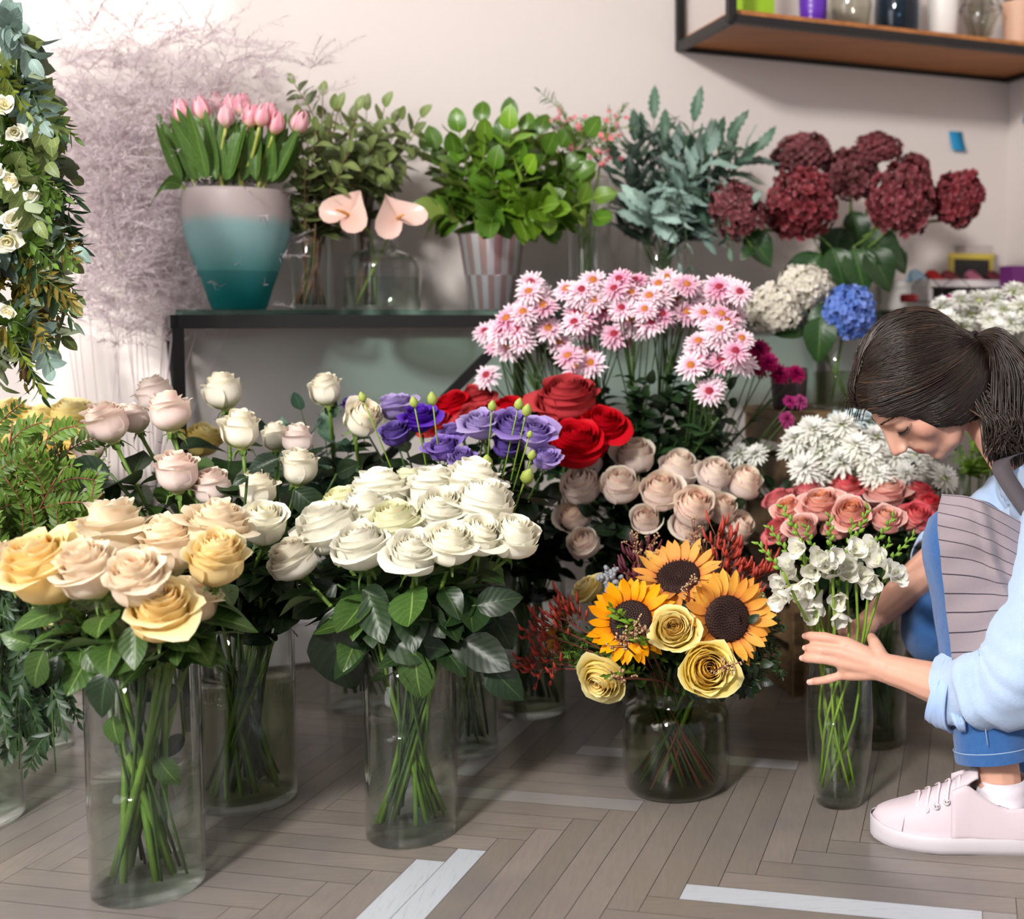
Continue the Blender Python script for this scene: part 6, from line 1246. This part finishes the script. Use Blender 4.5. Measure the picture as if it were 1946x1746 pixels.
# shirt body, sleeves, cuff, collar
s1, _, _ = sleeve([pel, che+Vector((-.01, 0, 0)), NB+Vector((.045, 0, -.02))], [.155, .142, .062], 40, 44, seed=6, wr=.004); wchild(s1, 'shirt', M['shirt'])
sy, _, _ = sleeve([sh_n+Vector((0, -.03, -.01)), sh_n.lerp(NB, .5)+Vector((.015, 0, 0)), NB+Vector((.035, 0, -.02)), sh_f.lerp(NB, .5)+Vector((.015, 0, 0)), sh_f+Vector((0, .03, -.01))], [.066, .074, .072, .074, .066], 40, 40, seed=16, wr=.003); wchild(sy, 'shirt_yoke', M['shirt'])
sj, _, _ = sleeve([pel+Vector((.07, 0, -.10)), pel+Vector((.02, 0, -.03)), pel+Vector((-.02, 0, .02))], [.10, .155, .16], 20, 40, seed=17, wr=.003); wchild(sj, 'jeans_seat', M['jeans'])
s2, _, _ = sleeve([at(1800, 1312, 1.825), at(1850, 1303, 1.80), at(1912, 1300, 1.77), at(1958, 1245, 1.765), at(1985, 1150, 1.785), sh_n, sh_n.lerp(NB, .4)+Vector((.02, 0, -.015))], [.050, .058, .068, .070, .072, .074, .055], 70, 44, [(.2, 2.0, .018, .006), (.3, 1.2, .02, -.006), (.42, 1.6, .03, .007), (.55, 2.2, .025, -.006), (.62, 2.6, .02, .006), (.25, 3.2, .012, -.008), (.36, 2.9, .014, .008), (.48, 3.4, .014, -.008)], seed=7, wr=.0052); wchild(s2, 'shirt_sleeve', M['shirt'])
s3, rg3, _ = sleeve([at(1783, 1305, 1.832), at(1800, 1312, 1.826), at(1822, 1318, 1.816)], [.0535, .0575, .058], 14, 44, seed=8, wr=.0009); cf = wchild(s3, 'rolled_cuff', M['cuffin'])
m = MB(); ring = [Vector(p) for p in rg3[-1]]; m.tube(ring+[ring[0]], .0022, 6, cap=False); wchild(m, 'cuff_fold', M['cuffin'], cf)
m = MB()
for k in range(3): m.tube(curve_pts([at(1808+6*k, 1352+4*k, 1.775), at(1818+5*k, 1372, 1.762), at(1826+4*k, 1390, 1.768)], 6), [.002, .004, .005, .005, .004, .003, .001], 6)
wchild(m, 'button_tab', M['cuffin'], cf)
s4, _, _ = sleeve([at(1735, 1105, 2.085), ef.lerp(wf, .3), ef, sh_f], [.040, .046, .055, .07], 40, 36, seed=9, wr=.003); s4 = None
s5, _, _ = sleeve([ef.lerp(wf, .12), ef, sh_f.lerp(ef, .4), sh_f], [.05, .055, .06, .07], 40, 36, seed=9, wr=.003); wchild(s5, 'shirt_sleeve', M['shirt'])
m, _, _ = sleeve([NB+Vector((-.018, 0, .035)), NB+Vector((.01, 0, .0))], [.058, .070], 8, 36, seed=10, wr=.0015); wchild(m, 'shirt_collar', M['shirt'])
# apron
CP = [[(1790, 940, 1.835), (1848, 946, 1.80), (1915, 978, 1.81), (2000, 1030, 1.84), (2080, 1070, 1.86)], [(1781, 985, 1.80), (1843, 1000, 1.775), (1910, 1030, 1.785), (2000, 1085, 1.80), (2080, 1120, 1.82)], [(1787, 1060, 1.79), (1848, 1068, 1.772), (1905, 1090, 1.775), (1990, 1120, 1.79), (2070, 1150, 1.80)], [(1798, 1155, 1.79), (1852, 1155, 1.772), (1912, 1150, 1.772), (1990, 1155, 1.785), (2070, 1170, 1.80)], [(1812, 1256, 1.79), (1856, 1252, 1.77), (1905, 1236, 1.77), (1985, 1222, 1.785), (2060, 1215, 1.80)]]
rows = [curve_pts(px3(r_), 40) for r_ in CP]; G_ = np.zeros((61, 41, 3))
for j in range(41):
    col = curve_pts([rows[i][j] for i in range(5)], 60)
    for i in range(61): u_, v_ = j/40, i/60; G_[i, j] = col[i]+Vector((0, -1, .1))*(.006*math.sin(7*u_+4*v_+.6)*(.3+v_)+.010*math.exp(-((u_-.30-.28*v_)/.035)**2)*(1-v_*.5)-.006*math.exp(-((u_-.38-.28*v_)/.03)**2)+.0015*math.sin(31*v_+9*u_))
m, nt, o = nmat('striped_grey_apron'); u, v = uvs(nt); tc = N(nt, 'TexCoord'); g = noise(nt, 900, tc.outputs['Object'], 2); st_ = mr(nt, math_(nt, 'SINE', math_(nt, 'MULTIPLY', math_(nt, 'ADD', v, .012), 2*PI*10.5)), .965, .99)
princ(nt, o, mixc(nt, st_, mixc(nt, g, hexc('#8a7f85'), hexc('#9a8f95')), hexc('#35303a')), .85, spec=.15, bump=g, bs=.3, sheen=.3); M['apron'] = m
ap = wchild(MB().grid(G_), 'apron', M['apron']); so = ap.modifiers.new('t', 'SOLIDIFY'); so.thickness = .0018
m = MB(); stp = curve_pts([NB+Vector((-.03, -.062, .045)), at(1902, 880, 1.885), at(1922, 925, 1.86), at(1965, 985, 1.83)], 12); P = np.zeros((13, 2, 3))
for i, p in enumerate(stp): P[i, 0] = p+Vector((-.014, 0, -.004)); P[i, 1] = p+Vector((.014, 0, .004))
m.grid(P); sp_ = wchild(m, 'apron_strap', plain('dark_strap', '#4a4348', .8)); so = sp_.modifiers.new('t', 'SOLIDIFY'); so.thickness = .002
# sneaker
T0 = fl(1657, 1588); Hh = fl(2003, 1612); Dn = Vector((Hh.x-T0.x, Hh.y-T0.y, 0)); SL = .272; Dn.normalize(); Sd = Vector((Dn.y, -Dn.x, 0))  # Sd points to the camera
if Sd.y > 0: Sd = -Sd
ws = lambda s: float(np.interp(s, [0, .02, .06, .13, .25, .38, .55, .75, .9, .97, 1], [.004, .018, .029, .039, .046, .047, .038, .034, .033, .024, .004]))
hs_ = lambda s: float(np.interp(s, [0, .03, .08, .2, .32, .45, .55, .6], [.012, .024, .031, .042, .058, .076, .087, .088]))
cen = lambda s: .010*math.sin(PI*s*1.0)-.004
def SP(s, x, z): return T0+Dn*(s*SL)+Sd*(x+cen(s))+Vector((0, 0, z))
shoe = thing('sneaker', 'pale pink canvas lace-up sneaker with white rubber sole on the woman\'s near foot', 'shoe', Vector((T0.x+.13, T0.y, 0)))
def shc(mb, name, mat, par=None, smooth=True): o = mb.build(name, mat, par or shoe, smooth); o.location = -shoe.location if par is None else (0, 0, 0); return o
M['canvas'] = plain('pale_pink_canvas', '#d2c3ca', .8, var=.02, scale=500, bump=.1); M['rubber'] = plain('white_rubber', '#cdc6cc', .5)
SS = [0, .01, .03, .06, .1, .15, .2, .27, .34, .41, .48, .54]
P = np.zeros((len(SS), 25, 3))
for i, s in enumerate(SS):
    for j in range(25):
        a = (j/24-.5)*PI; x = ws(s)*.95*math.copysign(abs(math.sin(a))**.85, a); z = .022+hs_(s)*math.cos(a)**.75*(1 if abs(a) < 1.57 else 0) if abs(a) < 1.5707 else .022; P[i, j] = SP(s, x*(1-.25*(s > .3)*math.cos(a)), z)
shc(MB().grid(P), 'toe_upper', M['canvas'])
out_ = [(s, 1) for s in np.linspace(.44, 1, 24)]+[(s, -1) for s in np.linspace(1, .44, 24)]; P = np.zeros((len(out_), 9, 3))
for i, (s, sd) in enumerate(out_):
    hc = float(np.interp(s, [.44, .52, .62, .72, .85, .95, 1], [.072, .082, .062, .046, .048, .058, .064]))
    for j in range(9): v_ = j/8; P[i, j] = SP(s, sd*ws(s)*.96*(1-.22*v_*v_), .022+hc*v_)
shc(MB().grid(P), 'heel_upper', M['canvas']).modifiers.new('t', 'SOLIDIFY').thickness = .004
ring = [(s, 1) for s in (0, .005, .02, .04, .08, .13, .2, .28, .38, .48, .58, .68, .78, .88, .94, .98, 1)]; ring += [(s, -1) for s, _ in ring[::-1][1:-1]]; P = np.zeros((7, len(ring), 3))
for k, (z, g) in enumerate(((.0, .90), (.002, 1.0), (.010, 1.06), (.019, 1.06), (.026, 1.03), (.028, .99), (.026, .9))):
    for i, (s, sd) in enumerate(ring):
        zz = z+.006*max(0, (.12-s)/.12)**1.5*(1 if z < .03 else 0)+.004*(s < .25)*(z > .018)*(1-s/.25); P[k, i] = SP(.5+(s-.5)*(1+.02*g), sd*(ws(s)*g+.0015), zz)
m = MB(); m.grid(P, cu=True); m.f.append(tuple(range(len(ring)))); shc(m, 'rubber_sole', M['rubber'])
M['thread'] = plain('shoe_seam', '#b8a2a8', .8); m = MB()
m.tube([SP(.17+.03*math.cos(a), ws(.18)*.97*math.sin(a), .022+hs_(.17)*max(0, math.cos(a))**.75+.001) for a in np.linspace(-1.4, 1.5, 16)], .0008, 4)
m.tube([SP(s, ws(s)*.965*(1-.2*((z-.02)/.06)**2)+.0008, z) for s, z in ((.86, .026), (.80, .045), (.80, .06), (.86, .07))], .0009, 4); shc(m, 'seams', M['thread'])
M['lace'] = plain('pale_lace', '#e3d2d8', .8); M['eye'] = plain('metal_eyelet', '#d8d8dc', .25, .9)
for k in range(6):
    s = .25+.055*k; a = 1.0-.04*k; ctr = SP(s, ws(s)*.95*math.sin(a)**.85*(.86), .022+hs_(s)*math.cos(a)**.75+.002); n_ = (Sd*.8+Vector((0, 0, .6))-Dn*.1).normalized(); q1 = n_.cross(Dn).normalized(); q2 = n_.cross(q1); m = MB(); m.tube([ctr+(q1*math.cos(b)+q2*math.sin(b))*.0040 for b in [i*PI/6 for i in range(13)]], .0013, 6, cap=False); shc(m, 'eyelet', M['eye'])
    s2 = s-.02+.035; top = SP(s2, 0, .022+hs_(min(.54, s2))+.004); oth = SP(s-.01, -ws(s)*.5, .022+hs_(s)*.85+.003); m = MB(); m.tube(curve_pts([ctr, ctr.lerp(top, .5)+n_*.005, top, oth], 10), .0022, 7, flat=.6); shc(m, 'lace', M['lace'])
m = MB(); tg = np.zeros((8, 7, 3))
for i in range(8):
    for j in range(7): u_ = j/3-1; s = .46+.12*i/7; tg[i, j] = SP(s, u_*.024, .022+hs_(min(.55, s))+.002+.016*max(0, i/7-.3)-.009*u_*u_)
shc(m.grid(tg), 'tongue', M['canvas']).modifiers.new('t', 'SOLIDIFY').thickness = .004
m, _, _ = sleeve([an+Vector((.004, 0, .012)), Vector((an.x+.004, an.y-.002, .062)), SP(.66, 0, .04)], [.0385, .041, .034], 16, 32, seed=11, wr=.0007); wchild(m, 'sock', cloth('white_sock', '#e9e0ea', '#f1e9f1', 200, .2))
